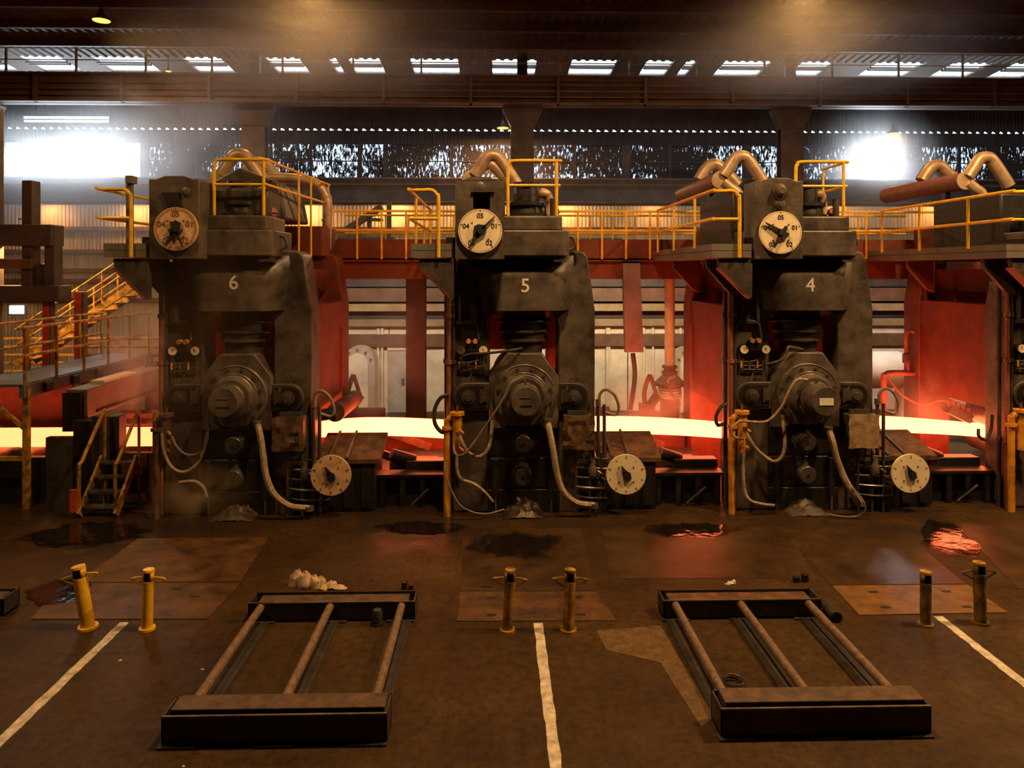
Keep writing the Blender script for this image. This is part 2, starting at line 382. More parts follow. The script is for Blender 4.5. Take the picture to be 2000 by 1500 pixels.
sky = [(30, 112), (172, 275), (352, 428), (517, 583), (640, 655), (678, 740), (800, 894), (960, 1049), (1118, 1206), (1265, 1318), (1343, 1362), (1418, 1510), (1570, 1633), (1716, 1813), (1865, 1941), (1985, 2060)]
sky = [(-220, -140), (-100, -20)] + sky + [(2130, 2220)]
prev = XL - .3
for a, c in sky:
    x0, x1 = wx(a, RY0), wx(c, RY0)
    roof_piece(ce, prev, x0, RY0, RY1); prev = x1
roof_piece(ce, prev, XR + .3, RY0, RY1)
ce = struct(ce.build('ceiling', M_ROOF, smooth=0))
for a, c in sky:
    x0, x1 = wx(a, RY0), wx(c, RY0); k += 1
    w = bpy.data.objects.new('window_%d' % k, None); COL.objects.link(w); w.location = (x0, RY0, 12.6); ORIG[w.name] = Vector((x0, RY0, 12.6)); struct(w)
    n = max(1, round((x1 - x0) / .62)); ym = RY0 + .62
    f = MB()
    for yy, hh in ((ym - .04, .09), (ym + .16, .1)): f.box(x0, x1, yy, yy + hh, roof_z(yy) - .06, roof_z(yy) + .02)
    f.build('glazing_bar', M_GIRDD, w, smooth=0)
    for i in range(n):
        xa, xb = x0 + (x1 - x0) * i / n + .012, x0 + (x1 - x0) * (i + 1) / n - .012
        for ya, yb in ((RY0, ym), (ym + .26, RY1)):
            MB().prism([(ya, roof_z(ya) + .05), (yb, roof_z(yb) + .05), (yb, roof_z(yb) + .062), (ya, roof_z(ya) + .062)], 'x', xa, xb).build('pane', M_SKYL, w, smooth=0)
# purlins under the roof
for yy in (17.2, 18.8, 20.4, 22.0, 23.6, 25.2, 29.6, 30.9):
    MB().box(XL, XR, yy - .07, yy + .07, roof_z(yy) - .3, roof_z(yy) - .02).build('purlin', M_GIRD, ce, smooth=0)

# ------------------------------------------------------------------ crane girder, walkway rail and columns
cols = [(-35, 'dark steel column at the end of the crane girder by the bright open window'), (498, 'dark steel column behind mill stand six'),
        (1020, 'dark steel column behind mill stand five'), (1543, 'rust-lit steel column behind mill stand four'), (2075, 'steel column behind the cut-off stand')]
for px, lab in cols:
    c = W(px, 400, 26.6); t = thing('steel_column', lab, 'column', (c.x, 26.6, 0), 'columns carrying the crane girder')
    b = MB(); w_ = .42
    b.box(c.x - w_, c.x + w_, 26.35, 26.41, 0, 11.6); b.box(c.x - w_, c.x + w_, 26.79, 26.85, 0, 11.6); b.box(c.x - .04, c.x + .04, 26.4, 26.8, 0, 11.6)
    b.build('shaft', M_GIRDD, t, smooth=0)
    MB().box(c.x - .19, c.x + .19, 26.5, 26.7, 11.5, roof_z(26.6)).build('upper_shaft', M_GIRD, t, smooth=0)
    MB().prism([(c.x - .42, 10.0), (c.x + .42, 10.0), (c.x + .75, 10.7), (c.x - .75, 10.7)], 'y', 26.3, 26.8).build('bracket', M_GIRDD, t, smooth=0)
zg1, zg0 = W(960, 150, 26).z, W(960, 205, 26).z
g = thing('crane_girder', 'long brown crane girder running below the rooflights', 'girder', (0, 26, zg0))
b = MB(); b.box(XL, XR, 26.02, 26.1, zg0, zg1); b.build('web', M_GIRD, g, smooth=0)
for nm, z0, z1, y0 in (('top_flange', zg1 - .05, zg1, 25.7), ('bottom_flange', zg0, zg0 + .05, 25.75), ('rail', zg1, zg1 + .07, 26.0)):
    MB().box(XL, XR, y0, y0 + (.15 if nm == 'rail' else .65), z0, z1).build(nm, M_GIRD, g, smooth=0)
for zz, rr in ((zg0 + .28, .035), (zg0 + .5, .045), (zg0 + .72, .03)):
    MB().cyl((XL, 25.9, zz), (XR, 25.9, zz), rr, n=8).build('conductor_pipe', M_GIRD, g)
for px in range(-100, 2200, 170):
    x = W(px, 180, 25.9).x; MB().box(x - .05, x + .05, 25.78, 26.02, zg0, zg1).build('stiffener', M_GIRD, g, smooth=0)
rl = thing('walkway_railing', 'thin railing along the top of the crane girder', 'railing', (0, 25.8, zg1))
for px in (12, 149, 285, 414, 552, 690, 823, 960, 1095, 1230, 1362, 1493, 1625, 1755, 1880, 2010):
    x = W(px, 150, 25.8).x; MB().box(x - .035, x + .035, 25.77, 25.83, zg1 - .01, zg1 + .87).build('post', M_YELW, rl, smooth=0)
for h in (.45, .86): MB().cyl((XL, 25.8, zg1 + h), (XR, 25.8, zg1 + h), .022, n=6).build('rail', M_YELW, rl)
# dark duct beam in front of the wall under the glazing
b = MB().box(XL, XR, 30.2, 30.9, WZ(402) - .1, WZ(352) - .12); dg = tag(b.build('duct_beam', M_GIRDD, smooth=0, bevel=.03), 'deep dark beam running below the dirty glazing', 'beam')
for zz in (WZ(402) - .02, WZ(371), WZ(360)):
    MB().cyl((XL, 30.14, zz), (XR, 30.14, zz), .03, n=6).build('conduit', M_GIRD, dg)
for px, py in ((690, 235), (452, 232)):
    pass
# girts on the back wall
for i, py in enumerate((448, 492, 528, 548, 585)):
    z = WZ(py); MB().box(XL, XR, YB - .16, YB - .03, z - .09, z + .09).build('girt', M_GIRD, wl, smooth=0)
# small low windows in the back wall seen above the rear platform
x0, x1 = wx(1112), wx(1216)
for i in range(5):
    xa = x0 + (x1 - x0) * i / 5; xb = x0 + (x1 - x0) * (i + .88) / 5
    window((xa, xb, WZ(486), WZ(466)), YB - .2, [(xa, xb, WZ(486), WZ(466))], M_CREAM, .04)

# ------------------------------------------------------------------ motor room behind the mill (mezzanine beams over a cream wall)
MY = 24.0
mz = lambda py: W(1000, py, MY).z
mr_ = thing('motor_room_wall', 'cream panelled wall under dark beams behind the mill stands', 'wall', (0, MY, 0))
x = -9.5
while x < 30:
    MB().box(x + .01, x + 1.98, MY, MY + .1, 0, mz(632)).build('wall_panel', M_CREAM, mr_, bevel=.012); x += 2
for nm, py0, py1, dy, m in (('beam', 505, 538, .5, M_GIRD), ('beam', 541, 560, .25, M_GIRDD), ('beam', 562, 588, .45, M_GIRD), ('pipe_shelf', 592, 606, .6, mat('tan_beam', (.26, .2, .11), .6, 0, .25, 2)), ('beam', 607, 622, .1, M_GIRDD), ('beam', 622, 636, .3, mat('tan_beam', (.26, .2, .11))), ('beam', 652, 676, .2, M_GIRD)):
    MB().box(-9.5, 30, MY - dy, MY + .05, mz(py1), mz(py0)).build(nm, m, mr_, smooth=0, bevel=.015)
MB().box(-9.5, 30, MY + .02, MY + .3, mz(632), mz(500)).build('lintel', M_GIRDD, mr_, smooth=0)
MB().box(-9.5, 30, MY, YB - .2, mz(505), mz(500)).build('roof_deck', M_GIRDD, mr_, smooth=0)
for px in (738, 746, 1186, 1190, 1258, 1276, 1330):
    p = W(px, 700, MY - .15); MB().cyl((p.x, MY - .12, 0), (p.x, MY - .12, mz(640)), .04, n=8).build('wall_pipe', M_CREAM, mr_)
# door and arched opening in that wall
def wallbox(name, lab, cat, px0, px1, py0, py1, Y, th, m, grp=None):
    a, c = W(px0, py0, Y), W(px1, py1, Y)
    return tag(MB().box(a.x, c.x, Y, Y + th, c.z, a.z).build(name, m, smooth=0, bevel=.02), lab, cat, grp)
d1 = thing('steel_door', 'pale steel door in the cream wall between stands six and five', 'door', (W(775, 800, MY - .1).x, MY - .1, 0))
a, c = W(757, 684, MY - .1), W(796, 812, MY - .1)
MB().box(a.x, c.x, MY - .1, MY + .01, 0, a.z).build('door_leaf', mat('door_grey', (.42, .42, .38), .6, 0, .2, 2), d1, smooth=0, bevel=.01)
b = MB()
for (q0, q1) in ((a.x - .1, a.x), (c.x, c.x + .1)): b.box(q0, q1, MY - .14, MY, 0, a.z + .1)
b.box(a.x - .1, c.x + .1, MY - .14, MY, a.z, a.z + .1); b.build('door_frame', M_CREAM, d1, smooth=0)
hb = W(787, 745, MY - .14); MB().box(hb.x - .04, hb.x + .04, MY - .17, MY - .1, hb.z - .1, hb.z + .1).build('handle', M_STEEL, d1)
def arch(name, lab, px0, px1, py0, Y, m1, m2):
    a, c = W(px0, py0, Y), W(px1, py0, Y); cx, r = (a.x + c.x) / 2, (c.x - a.x) / 2; zc = a.z - r
    o = thing(name, lab, 'gear housing', (cx, Y, 0))
    b = MB(); out = [(cx + r * math.cos(R(t)), zc + r * math.sin(R(t))) for t in range(0, 181, 15)]
    b.prism([(cx + r, 0)] + out + [(cx - r, 0)], 'y', Y, Y + .7); b.build('casing', m1, o)
    r2 = r * .62; inn = [(cx + r2 * math.cos(R(t)), zc + r2 * math.sin(R(t))) for t in range(0, 181, 15)]
    MB().prism([(cx + r2, .3)] + inn + [(cx - r2, .3)], 'y', Y - .08, Y).build('cover', m2, o)
    for t in range(20, 180, 35):
        p = (cx + r * .82 * math.cos(R(t)), Y, zc + r * .82 * math.sin(R(t))); MB().cyl(p, (p[0], Y - .05, p[2]), .035, n=6).build('bolt', M_STEEL, o)
    return o
M_TAN = mat('tan_casing', (.4, .36, .3), .6, 0, .2, 2)
arch('arched_gear_housing', 'pale arched gear housing behind the gap between stands six and five', 664, 732, 678, 22.2, M_TAN, M_CREAM)
arch('arched_gear_housing', 'pale arched gear housing behind the gap between stands five and four', 1318, 1378, 680, 22.2, M_TAN, M_CREAM)
# posts carrying the rear platform
for px, lab in ((813, 'dark red-lit platform post left of mill stand five'), (1362, 'red-lit platform post left of mill stand four')):
    p = W(px, 700, 19.2); o = thing('platform_post', lab, 'post', (p.x, 19.2, 0), 'posts under the rear platform')
    b = MB(); b.box(p.x - .25, p.x + .25, 19.0, 19.05, 0, 4.52); b.box(p.x - .25, p.x + .25, 19.4, 19.45, 0, 4.52); b.box(p.x - .03, p.x + .03, 19.05, 19.4, 0, 4.52); b.build('shaft', M_GIRDD, o, smooth=0)
    MB().box(p.x - .35, p.x + .35, 18.95, 19.5, 4.5, 4.61).build('head_plate', M_GIRD, o, smooth=0)

# ------------------------------------------------------------------ lamps
def lamp(lab, p, r, power, drop, col=None, grp='sodium high-bay lamps'):
    o = thing('high_bay_lamp', lab, 'lamp', p, grp)
    x, y, z = p
    MB().lathe((x, y, z), (0, 0, 1), [(0, r), (.02, r), (r * .55, r * .55), (r * 1.0, r * .3), (r * 1.3, r * .26), (r * 1.55, r * .1)], 20, caps=True).build('lamp_shade', M_GIRDD, o)
    MB().lathe((x, y, z), (0, 0, 1), [(-.012, r * .2), (-.012, r * .94), (-.002, r * .97)], 20).build('bulb', M_LAMPB, o)
    MB().cyl((x, y, z + r * 1.5), (x, y, z + drop), .018, n=6).build('stem', M_GIRDD, o)
    a = area('lamp_light', (x, y, z - .05), r * 1.9, power, col or SODIUM); a.parent = o; a.location = (0, 0, -.05)
    return o
p = W(198, 40, 21.45); lamp('lit sodium lamp under the roof left of the first column', tuple(p), .25, 500, roof_z(21.45) - p.z)
p = W(982, 250, 30.0); lamp('lit sodium lamp beside the column behind mill stand five', tuple(p), .25, 650, roof_z(30) - p.z)
p = W(1745, 261, 30.0); lamp('lit sodium lamp in front of the glaring open window behind stand four', tuple(p), .25, 70, roof_z(30) - p.z)
p = W(329, 139, 26.9); lamp('tiny lit lamp hanging between the rooflights', tuple(p), .1, 30, roof_z(26.9) - p.z)
for px, w_ in ((90, 60), (260, 70), (430, 50), (600, 90), (770, 110), (940, 80), (1110, 60), (1280, 35), (1450, 35), (1640, 45), (1830, 45)):
    p = W(px, 391, 31.35); o = lamp('small sodium lamp on the rear wall tucked behind the dark duct beam', tuple(p), .14, w_, .25, grp='sodium lamps on the rear wall')
    MB().box(p.x - .02, p.x + .02, 31.35, YB, p.z + .2, p.z + .24).build('wall_arm', M_GIRDD, o)
for (x, y, w_) in FRONT_AND_FILL_LAMPS:
    lamp('unseen sodium lamp hung high under the roof', (x, y, 12.0 if y < 10 else 12.62), .4 if y < 10 else .25, w_, roof_z(y) - (12.0 if y < 10 else 12.62), WARM if y < 10 else SODIUM, grp='sodium lamps over the front bay')
for (px, w_, lab, tcol) in ((712, 120, 'stand six', (1, .88, .7)), (1235, 250, 'stand five', (1, .76, .46)), (1745, 110, 'stand four', (.95, .93, 1))):  # unseen fill tubes, added to brighten the cream wall
    p = W(px, 520, 19.33); p.z = 4.82; Y = 19.33
    o = thing('fill_tube_lamp', 'added fill tube hidden under the rear walkway right of %s' % lab, 'lamp', tuple(p), 'added fill tubes behind the mill')
    MB().cyl((p.x - .9, Y, p.z), (p.x + .9, Y, p.z), .03, n=8).build('tube', M_TUBE, o)
    MB().box(p.x - .95, p.x + .95, Y - .06, Y + .06, p.z + .03, p.z + .1).build('lamp_holder', M_CREAM, o)
    MB().box(p.x - .02, p.x + .02, Y - .02, Y + .02, p.z + .1, 4.96).build('hanger', M_GIRDD, o)
    a = area('fill_tube_light', (0, .05, -.04), 1.8, w_, tcol, (R(58), 0, 0), 'RECTANGLE', .08); a.parent = o
p = W(55, 462, 21.0); o = lamp('added fill lamp hidden behind the dark machine frame at the far left', (p.x, p.y, p.z), .3, 420, .5, grp=None)  # added unseen lamp that brightens the rear wall at the left
o.children[-1].rotation_euler = (R(62), 0, R(-12)); MB().box(p.x - .02, p.x + .02, 20.6, 21.02, p.z + .46, p.z + .5).build('lamp_arm', M_GIRDD, o)

o = thing('loading_chute', 'dark sloping chute frame in front of the orange-lit rear cladding', 'chute', (W(710, 430, 29.5).x, 29.5, 5.2), None)
q = lambda px, py: tuple(W(px, py, 29.5))
MB().bar(q(676, 450), q(746, 404), .5, .22).build('chute_beam', M_GIRDD, o); MB().bar(q(708, 428), q(748, 430), .3, .12).build('bracket', M_GIRDD, o)
MB().bar(q(722, 430), q(722, 446), .16).build('hanger', M_GIRDD, o); MB().bar(q(760, 395), q(760, 470), .18).build('post', M_GIRDD, o); MB().bar(q(697, 410), q(697, 470), .1).build('post', M_GIRDD, o)
MB().bar(q(660, 468), q(770, 468), .4, .2).build('deck_beam', M_GIRDD, o)
for px in (668, 764): MB().bar(q(px, 468), tuple(Vector(q(px, 468)) * Vector((1, 1, 0)) + Vector((0, 0, mz(500) - .01))), .16).build('leg', M_GIRDD, o)
# ================================================================== MILL STANDS
def housing_poly(d):
    def q(px, py): x, z = l(px, py, 0); return (x, z)
    return [q(880, 1000), q(880, 605), q(896, 502), q(903, 493), q(912, 490), q(1132, 490), q(1141, 493), q(1148, 502), q(1162, 605), q(1162, 1000),
            q(1090, 1000), q(1090, 640), q(1086, 622), q(1077, 611), q(1066, 607), q(979, 607), q(968, 611), q(959, 622), q(955, 640), q(955, 1000)]
def bulge(n=5):
    x0, zt_ = l(915, 496, -.1); x1, _ = l(1126, 496, -.1); bx0, zb_ = l(934, 607, -.34); bx1, _ = l(1117, 607, -.34)
    nu, nv = 15, 11; vs, fs = [], []
    for j in range(nv):
        v = j / (nv - 1); z = zb_ + (zt_ - zb_) * v
        a, c = bx0 + (x0 - bx0) * v, bx1 + (x1 - bx1) * v
        for i in range(nu):
            u = i / (nu - 1) * 2 - 1
            e = (1 - abs(u) ** 6) * (1 - max(0, (v - .6) / .4) ** 2)
            vs.append((a + (c - a) * i / (nu - 1), .03 - .4 * e if 0 < i < nu - 1 else .03, z))
    for j in range(nv - 1):
        for i in range(nu - 1): fs.append((j * nu + i, j * nu + i + 1, (j + 1) * nu + i + 1, (j + 1) * nu + i))
    k = len(vs); vs += [(p[0], .05, p[2] + .03) for p in vs[:nu]]
    for i in range(nu - 1): fs.append((i, k + i, k + i + 1, i + 1))
    return MB().add(vs, fs)
STAND = {}
def make_stand(n):
    lab = {6: 'dark four-high mill stand painted with the number 6, veiled by steam', 5: 'dark four-high mill stand painted with the number 5',
           4: 'brown-lit four-high mill stand painted with the number 4', 3: 'mill stand cut off by the picture edge beyond stand four'}[n]
    s = thing('mill_stand', lab, 'mill stand', (XS[n], YM, 0), 'finishing mill stands in a row', local=True); STAND[n] = s
    MB().prism(housing_poly(0), 'y', 0, .65).build('front_housing', M_MILL, s, bevel=.03)
    MB().prism(housing_poly(0), 'y', 2.95, 3.6).build('rear_housing', M_MILLR, s, bevel=.03)
    bulge().build('crown', M_MILL, s)
    MB().box(-1.0, 1.0, .5, 3.0, 4.25, 4.75).build('tie_beam', M_MILLR, s)
    MB().box(-1.38, -1.0, .6, 3.0, 3.4, 4.0).build('side_tie', M_MILLR, s); MB().box(1.0, 1.38, .6, 3.0, 3.4, 4.0).build('side_tie', M_MILLR, s)
    for sx in (-1.34, 1.28): MB().box(sx, sx + .06, .62, 2.98, 1.85, 3.5).build('side_cover', M_MILLR, s)
    # gear case with stepped lid and rounded corner
    gx0, gx1 = lx(892, -.55), lx(1113, -.55); gz0, gz1 = lz(501, -.55), lz(449, -.55); gz2 = lz(421, -.5)
    gc = MB().prism(rrect(gx0, gx1, -.55, .75, .16, 5), 'z', gz0, gz1).build('gear_case', M_MILL, s, bevel=.03)
    MB().prism(rrect(lx(960, -.5), lx(1099, -.5), -.5, .7, .12, 5), 'z', gz1 - .01, gz2).build('lid', M_MILL, gc, bevel=.03)
    MB().tube([(gx1 - .02, -.2, gz1 - .1), (gx1 + .1, -.2, gz1 - .14), (gx1 + .13, -.2, gz1 - .3), (gx1 - .02, -.2, gz1 - .38)], .03, 8).build('lifting_lug', M_MILL, gc)
    MB().box(gx1 - .3, gx1 - .06, -.5, -.2, gz0 - .1, gz0 + .02).build('stop_block', M_MILLD, gc)
    MB().prism(rrect(-1.05, 1.05, 2.8, 3.9, .16, 5), 'z', 5.05, 5.75).build('rear_gear_case', M_MILLR, s, bevel=.03)
    # indicator tower with the dial
    tx0, tx1 = lx(889, -.9), lx(985, -.9); tz0, tz1 = lz(506, -.9), lz(352, -.9); tc = (tx0 + tx1) / 2
    hump = [(tx1, tz1), (tc + .32, tz1), (tc + .17, tz1 + .06), (tc - .17, tz1 + .06), (tc - .32, tz1), (tx0, tz1)]
    b = MB(); rc0, rc1 = l(924, 408, -.9), l(957, 378, -.9)
    if n == 5:
        b.prism([(tx0, tz0), (rc0[0], tz0), (rc0[0], tz1), (tx0, tz1)], 'y', -.9, -.3); b.prism([(rc1[0], tz0), (tx1, tz0), (tx1, tz1), (rc1[0], tz1)], 'y', -.9, -.3)
        b.box(rc0[0], rc1[0], -.9, -.3, tz0, rc0[1]); b.box(rc0[0], rc1[0], -.9, -.3, rc1[1], tz1); b.box(rc0[0], rc1[0], -.5, -.3, rc0[1], rc1[1])
        b.prism([(tc + .32, tz1 - .01), (tc + .17, tz1 + .06), (tc - .17, tz1 + .06), (tc - .32, tz1 - .01)], 'y', -.9, -.3)
    else: b.prism([(tx0, tz0), (tx1, tz0)] + hump, 'y', -.9, -.3)
    tw = b.build('indicator_tower', M_MILL, s, bevel=.012 if n != 5 else 0, smooth=20)
    MB().box(rc0[0], rc1[0], -.52, -.498, rc0[1], rc1[1]).build('recess_back', M_BLACK, tw) if n == 5 else None
    pc = l(938, 366, -.92)
    if n in (4, 3):
        MB().lathe((pc[0], -.89, pc[1] - .05), (0, -1, 0), [(0, .14), (.03, .14), (.04, .1), (.1, .1), (.11, .07), (.14, .06)], 18).build('round_plug', M_MILL, tw)
        MB().lathe((pc[0], -.89, pc[1] - .29), (0, -1, 0), [(0, .1), (.04, .1), (.05, .06), (.1, .05)], 18).build('round_plug', M_MILL, tw)
        MB().tube([(pc[0] + .08 * math.cos(t * .5) * 1.8, -.95, pc[1] - .05 + .13 * math.sin(t * .5) * 1.2) for t in range(7, 13)], .012, 6).build('hoop', M_MILLD, tw)
    elif n == 5:
        MB().lathe((pc[0], -.89, pc[1]), (0, -1, 0), [(0, .1), (.05, .1), (.07, .06)], 16).build('round_plug', M_MILL, tw)
        MB().box(rc0[0] - .03, rc1[0] + .08, -.96, -.88, rc1[1] + .02, rc1[1] + .06).build('hood', M_MILLD, tw)
    else:
        a, c = l(316, 404, -.92, 6), l(352, 376, -.92, 6)
        MB().prism([(a[0], c[1]), (c[0] - .03, c[1]), (c[0] + .03, a[1]), (a[0] + .1, a[1])], 'y', -.94, -.89).build('dark_plate', M_BLACK, tw)
        MB().lathe((c[0] + .1, -.89, c[1] + .02), (0, -1, 0), [(0, .08), (.05, .08), (.07, .05)], 14).build('round_plug', M_MILL, tw)
    # painted number
    if n != 3:
        c = {6: (456, 553), 5: (1026, 559), 4: (1583, 558)}[n]; q = l(c[0], c[1], -.374, n)
        t = text_mesh('number', str(n), .27, (q[0], -.374, q[1]), M_WHITE, s, .004, bold=.004); t['label'] = 'white painted numeral %d' % n
    # screw column in the window
    scx = lx(1023, .33); zt2, zb2 = lz(600, .33), lz(692, .33)
    prof = [(0, .44), (.22, .44), (.225, .53), (.27, .54), (.3, .46), (.42, .46), (.43, .5), (.47, .5), (.5, .44), (.6, .43), (.61, .47), (.65, .47), (.67, .38), (zt2 - zb2, .36)]
    sw = MB().lathe((scx, .33, zt2), (0, 0, -1), prof, 28).build('screw_column', M_MILLD, s)
    MB().box(scx - .02, scx + .02, -.14, -.1, zt2 - .22, zt2).build('seam_bar', M_BLACK, sw)
    MB().lathe((scx, 3.27, zt2), (0, 0, -1), prof, 20).build('rear_screw_column', M_MILLR, s)
    MB().box(-1.0, 1.0, 2.2, 2.3, 2.95, 4.3).build('gap_backing_plate', M_MILLR, s)  # added plate, makes the window gaps show red from the strip
    # backup roll chock, cover ring, neck, end cap
    def o(px, py): return l(px, py, -.12)
    MB().prism([o(957, 838), o(955, 737), o(992, 690), o(1058, 690), o(1091, 735), o(1091, 838), o(1062, 838), o(1048, 824), o(998, 826), o(985, 838)], 'y', -.12, .78).build('backup_roll_chock', M_MILL, s, bevel=.02)
    cx, cz = l(1024, 771, -.12)
    rg = MB().lathe((cx, -.1, cz), (0, -1, 0), [(0, .6), (.1, .6), (.12, .585), (.13, .5), (.135, .45), (.18, .43)], 40).build('cover_ring', M_MILL, s)
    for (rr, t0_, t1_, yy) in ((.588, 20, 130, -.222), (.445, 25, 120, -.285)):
        MB().tube([(cx + rr * math.cos(R(t)), yy, cz + rr * math.sin(R(t))) for t in range(t0_, t1_, 10)], .011, 6, 2).build('edge_highlight', M_STEEL, rg)  # highlight on the ring edges put in as bright steel arcs
    bolt = None
    for i in range(12):
        a = R(15 + 30 * i); p = Vector((cx + .52 * math.cos(a), -.235, cz + .52 * math.sin(a)))
        if bolt is None:
            bolt = MB().cyl((0, 0, 0), (0, -.045, 0), .03, n=6).build('bolt', M_MILLD, rg); bolt.location = p
        else: share(bolt, rg, p)
    nk = MB().lathe((cx, -.26, cz), (0, -1, 0), [(0, .43), (.1, .42), (.17, .39), (.19, .37), (.24, .36)], 36).build('roll_neck', M_MILL, s)
    MB().tube([(cx + .4 * math.cos(R(t)), -.36, cz + .4 * math.sin(R(t))) for t in range(10, 131, 12)], .022, 6, 2).build('neck_lip', M_STEEL, nk)
    ln = {4: .5, 3: .5}.get(n, .36)
    ec = MB().lathe((cx, -.46, cz), (0, -1, 0), [(0, .3), (.1, .3), (.12, .28), (ln, .275), (ln + .02, .26)], 32).build('end_cap', M_MILL, s)
    if n == 4: MB().box(cx - .13, cx + .13, -.46 - ln - .03, -.46 - ln - .015, cz - .07, cz + .06).build('name_plate', M_WHITE, ec)
    else:
        for dz in (.07, -.08): MB().box(cx - .11, cx + .11, -.46 - ln - .03, -.46 - ln - .015, cz + dz - .008, cz + dz + .008).build('cap_groove', M_STEEL if dz > 0 else M_BLACK, ec)
    MB().cyl((cx, -.6, cz + .29), (cx, -.6, cz + .36), .025, n=8).build('grease_nipple', M_STEEL, ec)
    # keeper plates either side
    for (pa, pb) in ((885, 956), (1089, 1150)):
        a, c = l(pa, 800, 0), l(pb, 746, 0); x0, x1, z0, z1 = a[0], c[0], a[1], c[1]; r = (z1 - z0) / 2
        left = pa < 1000
        kp = MB().prism(rrect(x0, x1, z0, z1, r * .98, 6, (0, 1, 1, 0) if left else (1, 0, 0, 1)), 'y', -.12, .02).build('keeper_plate', M_MILLD, s, bevel=.02)
        MB().prism(rrect(x0 + .06, x1 - .06, z0 + .06, z1 - .06, r * .75, 6, (0, 1, 1, 0) if left else (1, 0, 0, 1)), 'y', -.135, -.11).build('inset_face', M_BLACK, kp)
        xx = x0 + .3 if left else x1 - .3
        MB().lathe((xx, -.12, (z0 + z1) / 2), (0, -1, 0), [(0, .14), (.05, .14), (.06, .08), (.1, .07)], 16).build('pivot_boss', M_MILLD, kp)
        xx2 = x1 - .12 if left else x0 + .12
        MB().box(xx2 - .07, xx2 + .07, -.17, -.1, z0 + .18, z1 - .12).build('clamp_block', M_MILLD, kp)
        MB().cyl((xx2 - .05, -.15, z0 + .15), (xx2 + .06, -.15, z1 - .08), .02, n=8).build('clamp_rod', M_STEEL, kp)
        MB().cyl((xx - (.0), -.06, z1), (xx + .06, -.06, z1 + .16), .018, n=8).build('peg', M_RUST, kp)
    # work roll chocks and roll ends
    for py in (868, 932):
        q = l(1022, py, -.25)
        wc = MB().box(lx(954), lx(1091), .0, .6, q[1] - .3, q[1] + (.31 if py > 900 else .3)).build('work_roll_chock', M_BLACK, s, bevel=.03)
        wr = MB().lathe((q[0], .05, q[1]), (0, -1, 0), [(0, .22), (.08, .22), (.1, .17), (.3, .165), (.32, .15), (.325, .02)], 24).build('roll_end', M_MILLD, s)
        MB().tube([(q[0] + .16 * math.cos(R(t)), -.262, q[1] + .16 * math.sin(R(t))) for t in range(15, 166, 15)], .008, 6, 2).build('bright_edge', M_STEEL, wr)
        MB().cyl((q[0], -.27, q[1]), (q[0], -.285, q[1]), .03, n=8).build('centre_hole', M_BLACK, wr)
        MB().cyl((q[0], .6, q[1]), (q[0], 2.95, q[1]), .3, n=24).build('work_roll', M_STEEL, s)
    MB().cyl((cx, .7, cz), (cx, 2.95, cz), .62, n=32).build('backup_roll', M_RUST, s)
    MB().box(lx(953), lx(1092), -.03, .6, 0, lz(955)).build('sole_block', M_BLACK, s, bevel=.02)
    for px in (968, 1076):
        x = lx(px); MB().box(x - .06, x + .06, -.1, .0, .3, lz(895)).build('chock_guide', M_BLACK, s, bevel=.01)
        MB().cyl((x, -.08, .02), (x, -.08, .9), .018, n=6).build('thin_pipe', M_STEEL, s)
    # left flank: riser pipes and bracket frame
    for px, dd, rr, m in ((877, -.05, .045, M_REDB), (886, -.04, .035, M_MILLD), (871, .1, .04, M_MILLD)):
        x = lx(px); p_ = MB().cyl((x, dd, .0), (x, dd, 4.95), rr, n=10).build('riser_pipe', m, s)
        for zz in (1.3, 2.9, 3.8): MB().cyl((x, dd, zz), (x, dd, zz + .08), rr * 1.5, n=10).build('pipe_collar', m, p_)
    for px in (898, 930):
        x = lx(px, -.05); MB().box(x - .025, x + .025, -.1, .0, lz(628), lz(512)).build('cable_duct', M_MILLD, s)
    # platform on the left
    px0, px1 = lx(803, -.9), lx(882, -.9); pz0, pz1 = lz(503, -.9), lz(476, -.9); pm = (pz0 + pz1) / 2
    pf = MB().box(px0, px1, -.9, 4.02, pz0, pm - .005).box(px0 - .005, px1, -.905, 4.02, pm + .005, pz1).box(px0 + .02, px1, -.88, 3.48, pm - .01, pm + .01).build('platform', M_PLATF, s)
    MB().box(lx(872, -.7), lx(898, -.7), -.8, .6, pz0, pz1 + .12).build('dark_bracket', M_BLACK, s)
    def gs(py, d0, d1, m):
        q = lambda a, c_: l(a, c_, -.85)
        MB().prism([q(818, 505), q(820, 522), q(866, 574), q(886, 584), q(886, 505)], 'y', d0, d1).build('gusset', m, s, bevel=.008)
    gs(0, -.85, -.72, M_MILLD); gs(0, -.1, .02, M_MILLD); gs(0, 2.5, 2.62, M_MILLR)
    MB().bar((l(819, 522, -.85)[0], -.78, l(0, 522, -.85)[1] - .01), (l(880, 583, -.85)[0], -.78, l(0, 583, -.85)[1] - .01), .22, .025).build('gusset_flange', M_MILLR, s)
    # drive gear on top behind the tower
    mo = MB().box(-1.3, -.35, .35, 2.6, 5.1, 6.3).build('drive_casing', M_BLACK, s, bevel=.05)
    MB().cyl((-.85, .1, 5.6), (-.85, .36, 5.6), .26, n=20).build('motor_end', M_BLACK, mo)
    for k_ in range(5): MB().box(-1.32 + .2 * k_, -1.26 + .2 * k_, .3, .36, 5.15, 5.5).build('cooling_fin', M_BLACK, mo)
    t0 = lx(1028, .1)
    tu = MB().lathe((t0, .1, gz2 - .02), (0, 0, 1), [(0, .42), (.08, .42), (.1, .36), (.22, .34), (.24, .4), (.3, .4), (.32, .26), (.62, .24), (.64, .3), (.7, .3)], 24).build('turret', M_BLACK, s)
